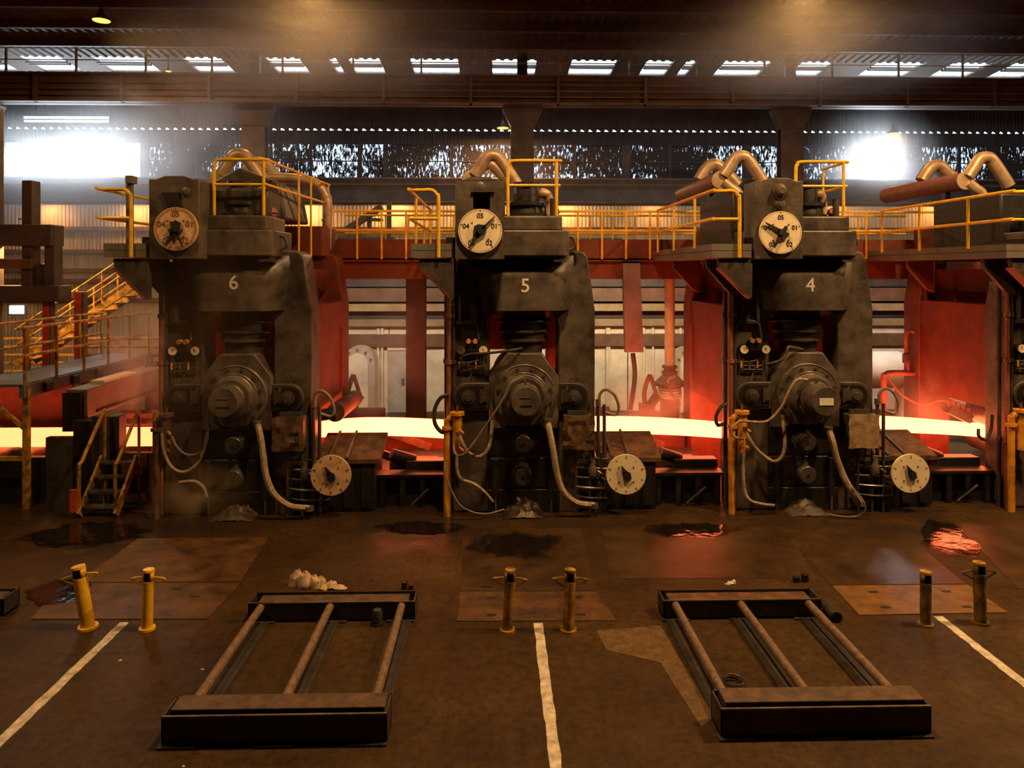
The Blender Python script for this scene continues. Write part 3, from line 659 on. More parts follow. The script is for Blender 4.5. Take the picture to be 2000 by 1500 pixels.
    MB().tube([(t0 + .2, .2, gz2 + .5), (t0 + .36, .25, gz2 + .5), (t0 + .45, .3, gz2 + .4), (t0 + .47, .3, gz2 - .02)], .1, 12).build('oil_pipe', M_ALU, tu)
    MB().cyl((t0 + .5, -.2, gz2 - .02), (t0 + .5, -.2, gz2 + .35), .06, n=10).build('oil_gauge', M_MILLD, tu)
    MB().lathe((t0 + .56, .08, gz2 - .03), (0, 0, 1), [(0, .07), (.1, .07), (.12, .1), (.2, .08), (.24, .03)], 14).build('breather_cap', M_REDB, s)
    if n == 6:
        MB().box(-.6, .65, -.2, 1.6, gz2 - .02, gz2 + .55).build('steamed_casing', M_MILLD, s, bevel=.06)
        MB().prism([(-1.0, gz2), (.75, gz2), (.6, gz2 + .75), (-.2, gz2 + 1.05), (-.8, gz2 + .7)], 'y', .6, 2.4).build('steamed_hood', M_MILLD, s, bevel=.05)
    return s
for n in (6, 5, 4, 3): make_stand(n)

# ------------------------------------------------------------------ railings on the stands
NB = {6: 'stand six', 5: 'stand five', 4: 'stand four', 3: 'the cut-off stand'}
for n in (6, 5, 4, 3):
    s = thing('platform_railing', 'yellow tube railing around the side platform of %s' % NB[n], 'railing', (XS[n] - 1.7, YM - .85, lz(503, -.9)), 'platform railings')
    ox = XS[n]; A = lambda x, d, z: (ox + x, YM + d, z)
    xc, xp = lx(801, -.86), lx(857, -.86); zb0 = lz(503, -.86); z1, z2 = lz(373, -.86), lz(428, -.86); d0, d1 = -.935, 3.4
    MB().tube([A(xp, d0, zb0), A(xp, d0, z1 - .2), A(xp - .03, d0, z1 - .08), A(xp - .12, d0, z1), A(xp - .3, d0, z1), A(xc + .1, d0, z1)], .035, 8, 4).build('front_post', M_YEL, s)
    MB().tube([A(xc + .12, d0, z1), A(xc + .03, d0 + .02, z1), A(xc, d0 + .12, z1), A(xc, d1, z1)], .03, 8, 4).build('top_rail', M_YEL, s)
    MB().tube([A(xp, d0, z2), A(xc + .1, d0, z2), A(xc + .01, d0 + .05, z2), A(xc, d0 + .15, z2), A(xc, d1, z2)], .03, 8, 4).build('middle_rail', M_YEL, s)
    for dd in (.15, 1.8, 3.35): MB().cyl(A(xc, dd, zb0 + .2), A(xc, dd, z1), .028, n=8).build('post', M_YEL, s)
for n in (6, 5, 4):
    gz2 = lz(421, -.5); zz = gz2 - .03
    s = thing('top_railing', 'yellow tube railing on the gear case of %s' % NB[n], 'railing', (XS[n], YM - .4, zz), 'gear case railings')
    ox = XS[n]; A = lambda x, d, z: (ox + x, YM + d, z)
    xa, xb = lx(992, -.4), lx(1087, -.4); z1, z2 = lz(314, -.4), lz(362, -.4); de = {6: 3.6, 5: .65, 4: .65}[n]; gx = .25 if n == 6 else 0
    MB().tube([A(xa, -.4, zz), A(xa, -.4, z1 - .18), A(xa + .03, -.4, z1 - .06), A(xa + .13, -.4, z1), A(xb, -.4, z1), A(xb + .07, -.39, z1)], .033, 8, 4).build('front_post', M_YEL, s)
    MB().cyl(A(xb, -.4, zz), A(xb, -.4, z1), .03, n=8).build('post', M_YEL, s)
    for z in (z1, z2): MB().tube([A(xb + .05, -.4, z), A(xb + .07, -.2, z), A(xb + .07 + gx * .5, de * .5, z), A(xb + .07 + gx, de, z)], .026, 8, 3).build('side_rail', M_YEL, s)
    MB().tube([A(xa, -.4, z2), A(xb + .07, -.4, z2)], .026, 8).build('middle_rail', M_YEL, s)
    for dd in ((1.4, 2.2, 3.5) if n == 6 else (.6,)):
        zf = 5.74 if dd > 3 else 4.74 if dd > .8 else zz   # on the rear gear case, the tie beam or the lid
        MB().cyl(A(xb + .07 + gx * dd / de, dd, zf), A(xb + .07 + gx * dd / de, dd, z1), .024, n=8).build('post', M_YEL, s)

# ------------------------------------------------------------------ lagged pipes over the stands
for n in (6, 5, 4, 3):
    ox = XS[n]; d = 1.8; A = lambda x, dd, z: (ox + x, YM + dd, z)
    q = lambda px, py: (lambda t: A(t[0], d, t[1]))(l(px, py, d, 4))
    s = thing('lagged_pipe', 'tan lagged pipe with angled elbow on top of %s' % NB[n], 'pipe', A(-1.1, d, 6.3), 'lagged pipes over the stands')
    c = l(1407, 352, d, 4)
    MB().cyl(A(c[0], d - .02, c[1]), A(c[0], 5.0, c[1]), .2, n=24).build('main_pipe', M_REDB if n in (4, 3) else M_ALU, s)
    MB().lathe(A(c[0], d - .02, c[1]), (0, -1, 0), [(0, .205), (.015, .2), (.03, .1), (.032, .01)], 24).build('pipe_cap', M_ALU, s)
    MB().tube([q(1412, 345), q(1425, 325), q(1434, 311), q(1442, 306), q(1452, 306), q(1462, 313), q(1487, 350), q(1494, 362)], .135, 14, 4).build('elbow', M_ALU, s)
    MB().tube([q(1412, 355), q(1428, 368), q(1440, 378), q(1440, 400)], .12, 12, 4).build('lower_branch', M_ALU, s)
    q2 = lambda px, py: (lambda t: A(t[0], 3.4, t[1]))(l(px, py, 3.4, 4))
    MB().tube([q2(1365, 352), q2(1382, 327), q2(1400, 322), q2(1425, 345), q2(1440, 362)], .15, 12, 4).build('rear_elbow', M_ALU, s)
    MB().box(ox + c[0] - .06, ox + c[0] + .06, YM + 2.4, YM + 2.55, 6.29, c[1] - .15).build('pipe_stand', M_MILLD, s)
p = lambda px, py, Y=17.2: tuple(W(px, py, Y))
dp = tag(MB().tube([p(515, 347), p(560, 347), p(600, 352), p(622, 362), p(636, 382), p(640, 410), p(637, 488)], .115, 14, 4).build('steam_downpipe', M_ALU), 'pale lagged pipe bending down at the right of mill stand six', 'pipe')
for py in (385, 430): 
    c = W(638, py, 17.2); MB().cyl((c.x, 17.2, c.z - .02), (c.x, 17.2, c.z + .02), .125, n=16).build('pipe_band', M_ALU, dp)

# ------------------------------------------------------------------ dials
def dial(name, lab, grp, px, py, Y, rpx, m, nums, ptr, ink, ticks, size, tick_len, rot0, depth_back, r_num):
    c = W(px, py, Y); r = rpx / F_PX * Y
    o = thing(name, lab, 'dial', tuple(c), grp)
    MB().cyl((c.x, Y, c.z), (c.x, Y + .05, c.z), r, n=48).build('dial_face', m, o)
    if depth_back < .2: MB().cyl((c.x, Y + .03, c.z), (c.x, Y + depth_back, c.z), r * .95, r * .8, n=40).build('dial_case', M_MILLD, o)
    else:   # thin case on an arm reaching back to the guide pedestal
        MB().cyl((c.x, Y + .03, c.z), (c.x, Y + .09, c.z), r * .95, r * .85, n=40).build('dial_case', M_MILLD, o)
        MB().cyl((c.x + .03, Y + .08, c.z), (c.x + .03, Y + depth_back, c.z), .05, n=12).build('dial_arm', M_MILLD, o)
    b = MB()
    for i in range(ticks):
        a = 2 * math.pi * i / ticks; big = i % (ticks // 5) == 0
        ra = r * (tick_len if not big else tick_len - .06); w_ = r * (.02 if tick_len < .85 and ticks > 40 else .013) * (1.5 if big else 1)
        t, nn = Vector((math.sin(a), 0, math.cos(a))), Vector((math.cos(a), 0, -math.sin(a)))
        C = Vector((c.x, Y - .003, c.z)); b.add([C + t * ra - nn * w_, C + t * ra + nn * w_, C + t * r * .97 + nn * w_, C + t * r * .97 - nn * w_], [(0, 1, 2, 3)])
    tk = b.build('tick_marks', ink, o, smooth=0); tk['kind'] = 'stuff'
    for i, s_ in enumerate(nums):
        a = 2 * math.pi * i / len(nums) + rot0; pp = Vector((c.x + math.sin(a) * r * r_num, Y - .004, c.z + math.cos(a) * r * r_num))
        text_mesh('numeral', s_, size, pp, ink, o, .002, bold=.002)
    for sx in (-1, 1):
        for sz in (-1, 1): MB().cyl((c.x + sx * r * .37, Y, c.z + sz * r * .37), (c.x + sx * r * .37, Y - .012, c.z + sz * r * .37), r * .035, n=8).build('screw', M_INK, o)
    pt = MB()
    for poly in ptr: pt.prism([(c.x + x * r, c.z + z * r) for x, z in poly], 'y', Y - .05, Y - .02)
    pt.build('pointer', M_INK, o)
    MB().cyl((c.x, Y, c.z), (c.x, Y - .055, c.z), r * .14, n=16).build('hub', M_INK, o)
    return o
N5 = ['05', '01', '02', '03', '04']
needle = lambda a, L_, w0=.1, w1=.02: [(math.cos(R(a)) * w0, -math.sin(R(a)) * w0), (math.sin(R(a)) * L_ + math.cos(R(a)) * w1, math.cos(R(a)) * L_ - math.sin(R(a)) * w1), (math.sin(R(a)) * L_ - math.cos(R(a)) * w1, math.cos(R(a)) * L_ + math.sin(R(a)) * w1), (-math.cos(R(a)) * w0, math.sin(R(a)) * w0)]
dial('indicator_dial', 'rust-stained round dial with heavy tick marks on mill stand six', 'upper indicator dials', 343, 447, 13.02, 42, M_DIALO, N5,
     [needle(207, .92, .1), needle(157, .92, .08), [(-.22, .35), (-.05, .32), (.02, .4), (.26, .28), (.22, -.1), (.12, -.32), (-.2, -.32), (-.3, -.05), (-.16, .05)], [(.2, -.3), (.3, -.2), (.36, 0), (.32, .0), (.2, -.2)]], M_INKB, 60, .11, .84, 0, .085, .68)
dial('indicator_dial', 'cream round dial with black hub and opposed pointers on mill stand five', 'upper indicator dials', 938, 451, 13.02, 43, M_DIAL, N5,
     [needle(45, .92, .06), needle(213, .92, .14), [(-.28, .2), (-.1, .3), (.2, .26), (.3, .1), (.2, -.15), (-.1, -.35), (-.3, -.2)]], M_INK, 60, .09, .91, 0, .085, .68)
dial('indicator_dial', 'clean cream round dial on mill stand four with two pointers spread left and down', 'upper indicator dials', 1525, 454, 13.02, 42, M_DIAL, N5,
     [needle(301, .88, .12), needle(205, .8, .12), [(-.2, .1), (.1, .18), (.16, .3), (.28, .28), (.26, .12), (.2, .02), (.36, -.05), (.32, -.2), (.1, -.3), (-.15, -.2)]], M_INK, 60, .085, .93, 0, .085, .7)
N12 = [str(i) for i in ('0', '1', '2', '3', '4', '5', '6', '7', '8', '9')]
lowptr = [needle(330, .52, .16, .02), [(-.2, .12), (0, .2), (.2, .1), (.26, -.18), (.05, -.36), (-.14, -.22)]]
dial('gap_dial', 'orange-stained low round dial beside the foot of mill stand six', 'low gap dials', 646, 929, 13.6, 39, M_DIALO, N12, lowptr, M_INKB, 30, .05, .94, 0, .5, .84)
dial('gap_dial', 'cream low round dial beside the foot of mill stand five', 'low gap dials', 1223, 927, 13.6, 39, M_DIAL, N12, lowptr, M_INKB, 30, .035, .95, 0, .5, .84)
dial('gap_dial', 'bright cream low round dial beside the foot of mill stand four', 'low gap dials', 1779, 925, 13.6, 38, M_DIAL, N12, lowptr, M_INKB, 30, .03, .96, 0, .5, .84)
# ================================================================== HOT STRIP, GUIDES, TABLES
S0, S1 = 15.15, 16.93
PASS = 1.066   # pass line: between the upper and the lower work roll
def strip_z(X):
    for n in (6, 5, 4):
        u = (X - XS[n] - .2) / (STEP - .4)   # level in the roll bite itself
        if 0 <= u <= 1: return PASS + .2 * max(0, math.sin(math.pi * min(1, u / .72) ** 1.0) if u < .36 else math.cos(math.pi / 2 * (u - .36) / .64))
    return PASS
b = MB(); rs = []; x = -13.5
while x < 14.5:
    z = strip_z(x); rs.append([(x, S0, z - .018), (x, S1, z - .018), (x, S1, z), (x, S0, z)]); x += .24
b.rings(rs); tag(b.build('hot_steel_strip', M_HOT, smooth=60), 'white-hot glowing steel strip running through all the mill stands', 'steel strip')

for n in (6, 5, 4):
    ox = XS[n]; A = lambda x, d, z: (ox + x, YM + d, z)
    g = thing('entry_guide', 'sloping brown guide plate beside the hot strip right of %s' % NB[n], 'guide plate', A(2, .5, 0), 'entry guides')
    x0, x1 = 1.47, lx(1292, .05); za, zb_ = 1.33, 1.04
    MB().prism([(YM + .05, zb_ - .1), (YM + .05, zb_), (YM + 1.08, za), (YM + 1.08, za - .12)], 'x', ox + x0, ox + x1).build('cover_plate', M_RUST, g, bevel=.01)
    for k_ in (.22, .52):
        xx = ox + x0 + (x1 - x0) * k_ * .9
        MB().prism([(YM + .04, zb_), (YM + .04, zb_ + .045), (YM + 1.06, za + .045), (YM + 1.06, za)], 'x', xx, xx + .05).build('rib', M_STEEL, g)
    MB().box(ox + x0, ox + x1 - .1, YM + .1, YM + .95, 0, zb_ - .08).build('pedestal', M_BLACK, g, bevel=.02)
    for k_ in range(3): MB().box(ox + x0 + .2 + .35 * k_, ox + x0 + .38 + .35 * k_, YM + .04, YM + .12, .1, .85).build('stiffener', M_BLACK, g)
    fg = MB().prism([(YM + 3.0, .75), (YM + 3.0, 1.15), (YM + 3.7, 1.35), (YM + 3.7, .75)], 'x', ox + x0 - .055, ox + x1 - .45)
    fg.build('far_cover', M_MILLR, g, bevel=.01); MB().box(ox + x0, ox + x1 - .5, YM + 3.1, YM + 3.6, 0, .76).build('far_pedestal', M_MILLR, g)
    lo = thing('looper', 'dark looper roll and arm under the glowing strip right of %s' % NB[n], 'looper', A(3, 1, 0), 'loopers between stands')
    u0 = 2.85
    MB().cyl(A(u0, .75, .95), A(u0 + .45, .9, .78), .12, n=16).build('cylinder', M_BLACK, lo); MB().lathe(A(u0, .75, .95), (-.45, -.15, .17), [(0, .12), (.02, .11), (.03, .06)], 16).build('cylinder_end', M_RUST, lo)
    MB().box(ox + u0 + .3, ox + u0 + 1.2, YM + .7, YM + 1.0, 0, .82).build('arm_base', M_BLACK, lo, bevel=.02)
    MB().cyl(A(u0 - .5, 1.2, strip_z(ox + u0 - .5) - .127), A(u0 - .5, 2.9, strip_z(ox + u0 - .5) - .127), .11, n=16).build('looper_roll', M_STEEL, lo)
    MB().bar(A(u0 - .5, 1.15, .95), A(u0 + .6, 1.15, .55), .1, .16).build('arm', M_RUST, lo); MB().bar(A(u0 - .5, 2.95, .95), A(u0 + .6, 2.95, .55), .1, .16).build('arm', M_RUST, lo)
    MB().box(ox + u0 - .1, ox + u0 + .9, YM + 1.1, YM + 1.6, .1, .7).build('inner_block', M_RUST, lo, bevel=.03)
    MB().box(ox + 1.45, ox + 4.08, YM + 1.15, YM + 3.0, 0, .5).build('scale_trough', M_BLACK, lo)
    # low table frame between stands
    tb = thing('table_frame', 'black machine frame below the strip right of %s' % NB[n], 'machine frame', A(3, .5, 0), 'frames below the strip')
    MB().box(ox + x1 - .1, ox + 4.0, YM + .45, YM + .6, 0, .62).build('front_web', M_BLACK, tb)
    for k_ in range(4): MB().box(ox + 2.68 + .4 * k_, ox + 2.78 + .4 * k_, YM + .3, YM + .46, 0, .62).build('rib', M_BLACK, tb)
    MB().box(ox + x1 - .1, ox + 4.05, YM + .28, YM + .65, .6, .66).build('top_flange', M_BLACK, tb)
    MB().box(ox + x1 - .45, ox + 4.05, YM + 3.25, YM + 3.35, 0, .95).build('far_web', M_MILLR, tb)
    MB().cyl(A(3.3, .3, .05), A(3.65, .2, .4), .02, n=6).build('stay_rod', M_STEEL, tb)

# ------------------------------------------------------------------ wrapped box, small pipework, valve post, gauges for each stand
for n in (6, 5, 4, 3):
    ox = XS[n]; A = lambda x, d, z: (ox + x, YM + d, z)
    if n != 3:
        a, c = l(1100, 879, -.35), l(1161, 812, -.35)
        wb = thing('wrapped_box', {6: 'square box in brown plastic wrap on mill stand six', 5: 'crumpled plastic-wrapped box hanging on mill stand five', 4: 'pale torn-wrapped box hanging on mill stand four'}[n], 'box', A((a[0] + c[0]) / 2, -.2, a[1]), 'wrapped boxes on the stands')
        nu = 8; vs, fs = [], []
        rnd = random.Random(n)
        for j in range(nu):
            for i in range(nu):
                e = min(i, j, nu - 1 - i, nu - 1 - j)
                dz = 0 if e == 0 else (rnd.uniform(-.055, .02) if n != 4 else rnd.uniform(-.015, .008))
                vs.append(A(a[0] + (c[0] - a[0]) * i / (nu - 1) + (rnd.uniform(-.015, .015)), -.35 + dz, a[1] + (c[1] - a[1]) * j / (nu - 1) + rnd.uniform(-.012, .012)))
        k0 = len(vs)
        for j in range(nu - 1):
            for i in range(nu - 1): fs.append((j * nu + i, j * nu + i + 1, (j + 1) * nu + i + 1, (j + 1) * nu + i))
        MB().add(vs, fs).build('wrap', M_PLAS if n != 4 else mat('pale_wrap', (.3, .21, .12), .35, 0, .4, 6, .4), wb, smooth=15)
        MB().box(ox + a[0] + .02, ox + c[0] - .02, YM - .34, YM + .02, a[1] + .02, c[1] - .02).build('box_body', M_MILL, wb, bevel=.02)
        MB().box(ox + a[0] + .1, ox + c[0] - .1, YM - .2, YM - .1, c[1] - .03, c[1] + .06).build('hanger', M_MILLD, wb)
        # right flank small pipework
        pw = thing('small_pipework', 'cluster of thin greasy pipes below the wrapped box of %s' % NB[n], 'pipework', A(1.1, -.2, 0), 'pipe clusters')
        for k_ in range(5):
            z = lz(895 + 19 * k_, -.15); MB().tube([A(.95 + .02 * k_, -.12, z), A(1.3, -.16 - .02 * k_, z), A(1.6 + .02 * k_, -.18, z - .02), A(1.7 + .02 * k_, -.06, z - .03)], .022, 6, 3).build('pipe', M_STEEL if k_ % 2 else M_MILLD, pw)
        for xx in (1.0, 1.28, 1.5): MB().cyl(A(xx, -.2, .0), A(xx, -.2, 1.2), .025, n=6).build('upright', M_MILLD, pw)
        MB().lathe(A(1.33, -.22, .72), (0, 0, 1), [(0, .05), (.06, .08), (.2, .08), (.24, .05), (.35, .05)], 12).build('valve_body', M_MILL, pw)
        MB().box(ox + 1.1, ox + 1.75, YM - .024, YM + .02, .05, .95).build('back_panel', M_BLACK, pw)
        for k_ in range(3): MB().cyl(A(1.42 + .07 * k_, -.25, .86 - .12 * k_), A(1.52 + .06 * k_, -.27, .8 - .12 * k_), .018, n=6).build('lever', M_STEEL, pw)
        # twin uprights with a hose loop at the right edge
        up = thing('pressure_riser', 'twin upright pipes with a hose loop at the right edge of %s' % NB[n], 'pipe', A(1.5, -.1, 0), 'pressure risers')
        for dx in (1.46, 1.58): MB().cyl(A(dx, -.06, 0), A(dx, -.06, 2.1), .035, n=8).build('riser', M_MILLD, up)
        MB().tube([A(1.47, -.06, 2.1), A(1.5, -.08, 2.32), A(1.62, -.1, 2.4), A(1.78, -.1, 2.28), A(1.86, -.08, 2.05), A(1.8, -.06, 1.9), A(1.6, -.06, 1.95)], .03, 8, 4).build('hose_loop', M_GREYH, up)
        MB().cyl(A(1.46, -.06, 2.08), A(1.46, -.06, 2.2), .055, n=10).build('coupling', M_STEEL, up)
    # yellow valve post
    m = M_ORG if n != 6 else M_RUST
    vp = thing('valve_post', 'orange-yellow valve post at the left foot of %s' % NB[n], 'valve post', A(lx(873, -.2), -.2, 0), 'valve posts')
    x1 = lx(873, -.2); x2 = lx(893, -.2); zt_ = lz(812, -.2); zv = lz(884, -.2)
    MB().tube([A(x1, -.2, 0), A(x1, -.2, zt_ - .2), A(x1 + .02, -.2, zt_ - .08), A(x1 + .1, -.2, zt_ - .02), A(x2, -.2, zt_ - .03)], .065, 12, 4).build('stand_pipe', m, vp)
    MB().cyl(A(x2, -.2, zv), A(x2, -.2, zt_ + .02), .095, n=16).build('valve_cylinder', m, vp)
    MB().cyl(A(x2, -.2, zt_ + .02), A(x2, -.2, zt_ + .08), .14, n=20).build('flange', m, vp)
    MB().cyl(A(x2, -.2, zt_ + .08), A(x2, -.2, zt_ + .2), .02, n=8).build('spindle', M_STEEL, vp)
    MB().cyl(A(x1, -.2, lz(838, -.2)), A(x1, -.2, lz(832, -.2)), .1, n=14).build('coupling', m, vp)
    for k_ in range(3): MB().cyl(A(x2 + .05, -.26, zv + .12 + .17 * k_), A(x2 + .13, -.31, zv + .06 + .17 * k_), .025, n=8).build('nozzle', M_ORG, vp)
    # gauge panel
    gp = thing('pressure_gauges', 'pipes and two small round gauges on the left leg of %s' % NB[n], 'gauges', A(-1.1, -.05, 2.6), 'pressure gauge sets')
    for px, m_ in ((901, M_STEEL if n == 5 else M_DIAL), (944, M_DIAL)):
        q = l(px, 684, -.12); g1 = MB().cyl(A(q[0], -.12, q[1]), A(q[0], 0, q[1]), .095, n=20).build('gauge_case', M_BLACK, gp)
        MB().cyl(A(q[0], -.13, q[1]), A(q[0], -.12, q[1]), .082, n=20).build('gauge_face', m_, g1); MB().bar(A(q[0] + .01, -.134, q[1] - .01), A(q[0] - .02, -.134, q[1] + .045), .008, .004).build('needle', M_INK, g1)
        MB().cyl(A(q[0], -.05, q[1] - .45), A(q[0], -.05, q[1] - .07), .016, n=6).build('gauge_pipe', M_MILLD, gp)
    q = l(919, 672, -.08); MB().box(ox + q[0] - .075, ox + q[0] + .14, YM - .14, YM, q[1] - .14, q[1] + .06).build('valve_block', M_BLACK, gp, bevel=.01)
    for px in (915, 928):
        q = l(px, 667, -.2); MB().cyl(A(q[0], -.2, q[1]), A(q[0], -.08, q[1]), .045, n=14).build('knob', mat('brass_knob', (.6, .28, .14), .45, .2, .2, 5), gp)
    q = l(910, 628, -.05); MB().tube([A(q[0] - .17, -.05, q[1]), A(q[0] + .1, -.06, q[1]), A(q[0] + .22, -.08, q[1] - .08), A(q[0] + .25, -.1, q[1] - .35)], .025, 6, 4).build('bent_pipe', M_MILLD, gp)
    MB().box(ox + q[0] - .19, ox + q[0] + .2, YM - .1, YM, q[1] - .04, q[1]).build('shelf', M_MILLD, gp)
    for k_, py in enumerate((708, 716, 724)):
        q = l(900, py, -.04); MB().tube([A(q[0] - .07, -.04, q[1]), A(q[0] + .15, -.05, q[1]), A(q[0] + .42, -.04, q[1] + (.06 if k_ == 0 else 0))], .016, 6, 3).build('pipe_run', M_MILLD, gp)
    for k_ in range(4): 
        q = l(897 + 16 * k_, 710, -.07); MB().cyl(A(q[0], -.07, q[1] - .1), A(q[0], -.07, q[1] + .03), .018, n=6).build('fitting', M_STEEL if k_ % 2 else M_ORG, gp)

def hose(name, lab, cat, pts, r, m, grp=None, ends=None):
    o = MB().tube([tuple(W(*q)) for q in pts], r, 8, 5).build(name, m); tag(o, lab, cat, grp)
    if ends:
        for q in (pts[0], pts[-1]):
            c = W(*q); MB().lathe(c, (0, 0, 1), [(-.04, r * 1.4), (.04, r * 1.4)], 10).build('hose_clamp', M_STEEL, o)
    return o
a, c = 13.7, 13.85
hose('drain_hose', 'thick cream hose curving down to the floor at mill stand six', 'hose', [(502, 826, 13.75), (508, 850, 13.6), (514, 890, 13.55), (520, 930, 13.55), (535, 965, 13.55), (565, 988, 13.6), (604, 993, 13.65)], .062, M_HOSE, 'drain hoses', 1)
hose('drain_hose', 'thick cream hose curving down to the floor at mill stand five', 'hose', [(1069, 822, 13.75), (1075, 850, 13.6), (1082, 888, 13.55), (1088, 925, 13.55), (1100, 960, 13.55), (1125, 982, 13.6), (1160, 987, 13.65)], .062, M_HOSE, 'drain hoses', 1)
hose('drain_hose', 'straight cream hose slanting down to the floor at mill stand four', 'hose', [(1618, 838, 13.75), (1626, 862, 13.6), (1634, 895, 13.55), (1650, 935, 13.5), (1668, 965, 13.5), (1680, 983, 13.6)], .062, M_HOSE, 'drain hoses', 1)
hose('lubrication_hose', 'slim grey hose slung from the roll end cap to the valve post of stand five', 'hose', [(1022, 736, 13.45), (998, 748, 13.4), (985, 775, 13.4), (960, 815, 13.4), (915, 878, 13.4), (895, 890, 13.42), (887, 880, 13.5), (887, 866, 13.66)], .022, M_GREYH, 'slim hoses')
hose('lubrication_hose', 'pale slim hose swooping from the roll cap to the valve post of stand four', 'hose', [(1577, 742, 13.4), (1556, 742, 13.35), (1540, 765, 13.35), (1526, 795, 13.4), (1500, 822, 13.45), (1470, 824, 13.5), (1445, 823, 13.6), (1430, 838, 13.6), (1432, 852, 13.62), (1452, 858, 13.66)], .026, M_HOSE, 'slim hoses')
hose('lubrication_hose', 'slim pale hose dropping from the roll cap of stand six into a loop', 'hose', [(413, 778, 13.3), (406, 815, 13.38), (405, 840, 13.42), (404, 860, 13.45), (390, 884, 13.5), (365, 888, 13.5), (345, 872, 13.6), (336, 852, 13.7)], .022, M_GREYH, 'slim hoses')
hose('loop_hose', 'hose hanging in a deep loop across the left leg of mill stand five', 'hose', [(895, 848, 13.6), (905, 868, 13.55), (915, 884, 13.55), (935, 892, 13.55), (950, 882, 13.55), (958, 860, 13.6), (962, 815, 13.7)], .034, M_HOSE, 'loop hoses', 1)
hose('loop_hose', 'hose hanging in a deep loop across the left leg of mill stand four', 'hose', [(1455, 838, 13.6), (1465, 860, 13.55), (1482, 882, 13.55), (1510, 901, 13.55), (1528, 890, 13.55), (1533, 860, 13.6), (1528, 815, 13.7)], .034, M_HOSE, 'loop hoses', 1)
hose('loop_hose', 'faint hose hanging in a loop across the left leg of mill stand six', 'hose', [(316, 840, 13.6), (320, 880, 13.55), (335, 912, 13.55), (360, 922, 13.55), (385, 905, 13.55), (400, 870, 13.6), (408, 830, 13.7)], .03, M_HOSE, 'loop hoses', 1)
hose('floor_hose', 'hose running down from the valve post of stand five toward the sole block', 'hose', [(893, 888, 13.7), (893, 915, 13.65), (900, 935, 13.65), (925, 945, 13.6), (945, 960, 13.6), (962, 980, 13.7)], .032, M_HOSE, 'floor hoses')
hose('floor_hose', 'hose running down from the valve post of stand four along the floor', 'hose', [(1453, 885, 13.7), (1452, 930, 13.65), (1455, 960, 13.65), (1466, 978, 13.6), (1490, 985, 13.65), (1512, 987, 13.7)], .03, M_HOSE, 'floor hoses')
hose('floor_hose', 'short pale hose on the floor in the steam at stand six', 'hose', [(350, 942, 13.6), (378, 940, 13.6), (396, 950, 13.6), (404, 970, 13.65)], .03, M_HOSE, 'floor hoses')
hose('floor_cable', 'thin cable sagging to the floor in front of mill stand five', 'cable', [(868, 900, 13.6), (870, 925, 13.55), (885, 965, 13.5), (905, 992, 13.5), (945, 1004, 13.6), (985, 995, 13.75)], .016, M_GREYH, 'floor cables')
hose('floor_cable', 'thin cable looping on the floor in front of mill stand four', 'cable', [(1660, 948, 13.46), (1684, 975, 13.34), (1690, 996, 13.34), (1674, 1008, 13.42), (1645, 1009, 13.48), (1618, 1004, 13.55)], .016, M_GREYH, 'floor cables')
hose('side_hose', 'dark hose looping out from the left edge of mill stand five over the strip', 'hose', [(876, 772, 13.9), (860, 778, 13.9), (849, 800, 13.85), (849, 825, 13.8), (860, 842, 13.8), (872, 845, 13.8)], .04, M_RUB, 'side hoses')
hose('side_hose', 'dark hose looping out from the left edge of mill stand four over the strip', 'hose', [(1420, 788, 13.9), (1408, 795, 13.85), (1398, 815, 13.8), (1402, 830, 13.8), (1412, 828, 13.85)], .036, M_RUB, 'side hoses')
hose('side_hose', 'dark hose looping out from the left edge of the cut-off mill stand', 'hose', [(1938, 810, 13.9), (1935, 840, 13.85), (1925, 858, 13.8), (1912, 852, 13.8), (1911, 838, 13.85)], .032, M_RUB, 'side hoses')
hose('cross_pipe', 'dark pipe bent across the top of the roll chock of mill stand five', 'pipe', [(898, 702, 13.85), (915, 692, 13.8), (950, 690, 13.75), (985, 686, 13.7), (1010, 682, 13.8), (1022, 679, 14.0)], .025, M_MILLD, 'cross pipes')
hose('cross_pipe', 'dark pipe kinked across the top of the roll chock of mill stand four', 'pipe', [(1495, 712, 13.85), (1512, 708, 13.8), (1528, 702, 13.75), (1536, 690, 13.75), (1540, 678, 13.75), (1555, 680, 13.8), (1570, 683, 14.0)], .028, M_MILL, 'cross pipes')

# slack pile below each stand
for n, lab in ((6, 'dark scale heap at the foot of mill stand six'), (5, 'glossy brown sheeting heaped at the foot of mill stand five'), (4, 'pale brown sheeting heaped at the foot of mill stand four')):
    ox = XS[n]; rnd = random.Random(n * 3); vs, fs = [], []; nu, nv = 13, 8
    for j in range(nv):
        for i in range(nu):
            u, v = i / (nu - 1) * 2 - 1, j / (nv - 1)
            h = max(0, (1 - u * u)) * (.03 + .24 * v ** .8) * (1 + rnd.uniform(-.3, .3)) * (1 if n == 5 else .8)
            vs.append((ox + u * .4 + rnd.uniform(-.02, .02), YM - .42 + .4 * v + rnd.uniform(-.02, .02), max(.005, h)))
    for j in range(nv - 1):
        for i in range(nu - 1): fs.append((j * nu + i, j * nu + i + 1, (j + 1) * nu + i + 1, (j + 1) * nu + i))
    k0 = len(vs); vs += [(v_[0], v_[1], 0) for v_ in vs[-nu:]]
    for i in range(nu - 1): fs.append((k0 - nu + i, k0 - nu + i + 1, k0 + i + 1, k0 + i))
    tag(MB().add(vs, fs).build('sheeting_heap', mat('glossy_sheeting', (.05, .03, .016), .2, .2, .5, 9, .4) if n == 5 else mat('dry_sheeting', (.06, .042, .027), .5, 0, .5, 8, .3), smooth=30), lab, 'heap', 'heaps at the stand feet')

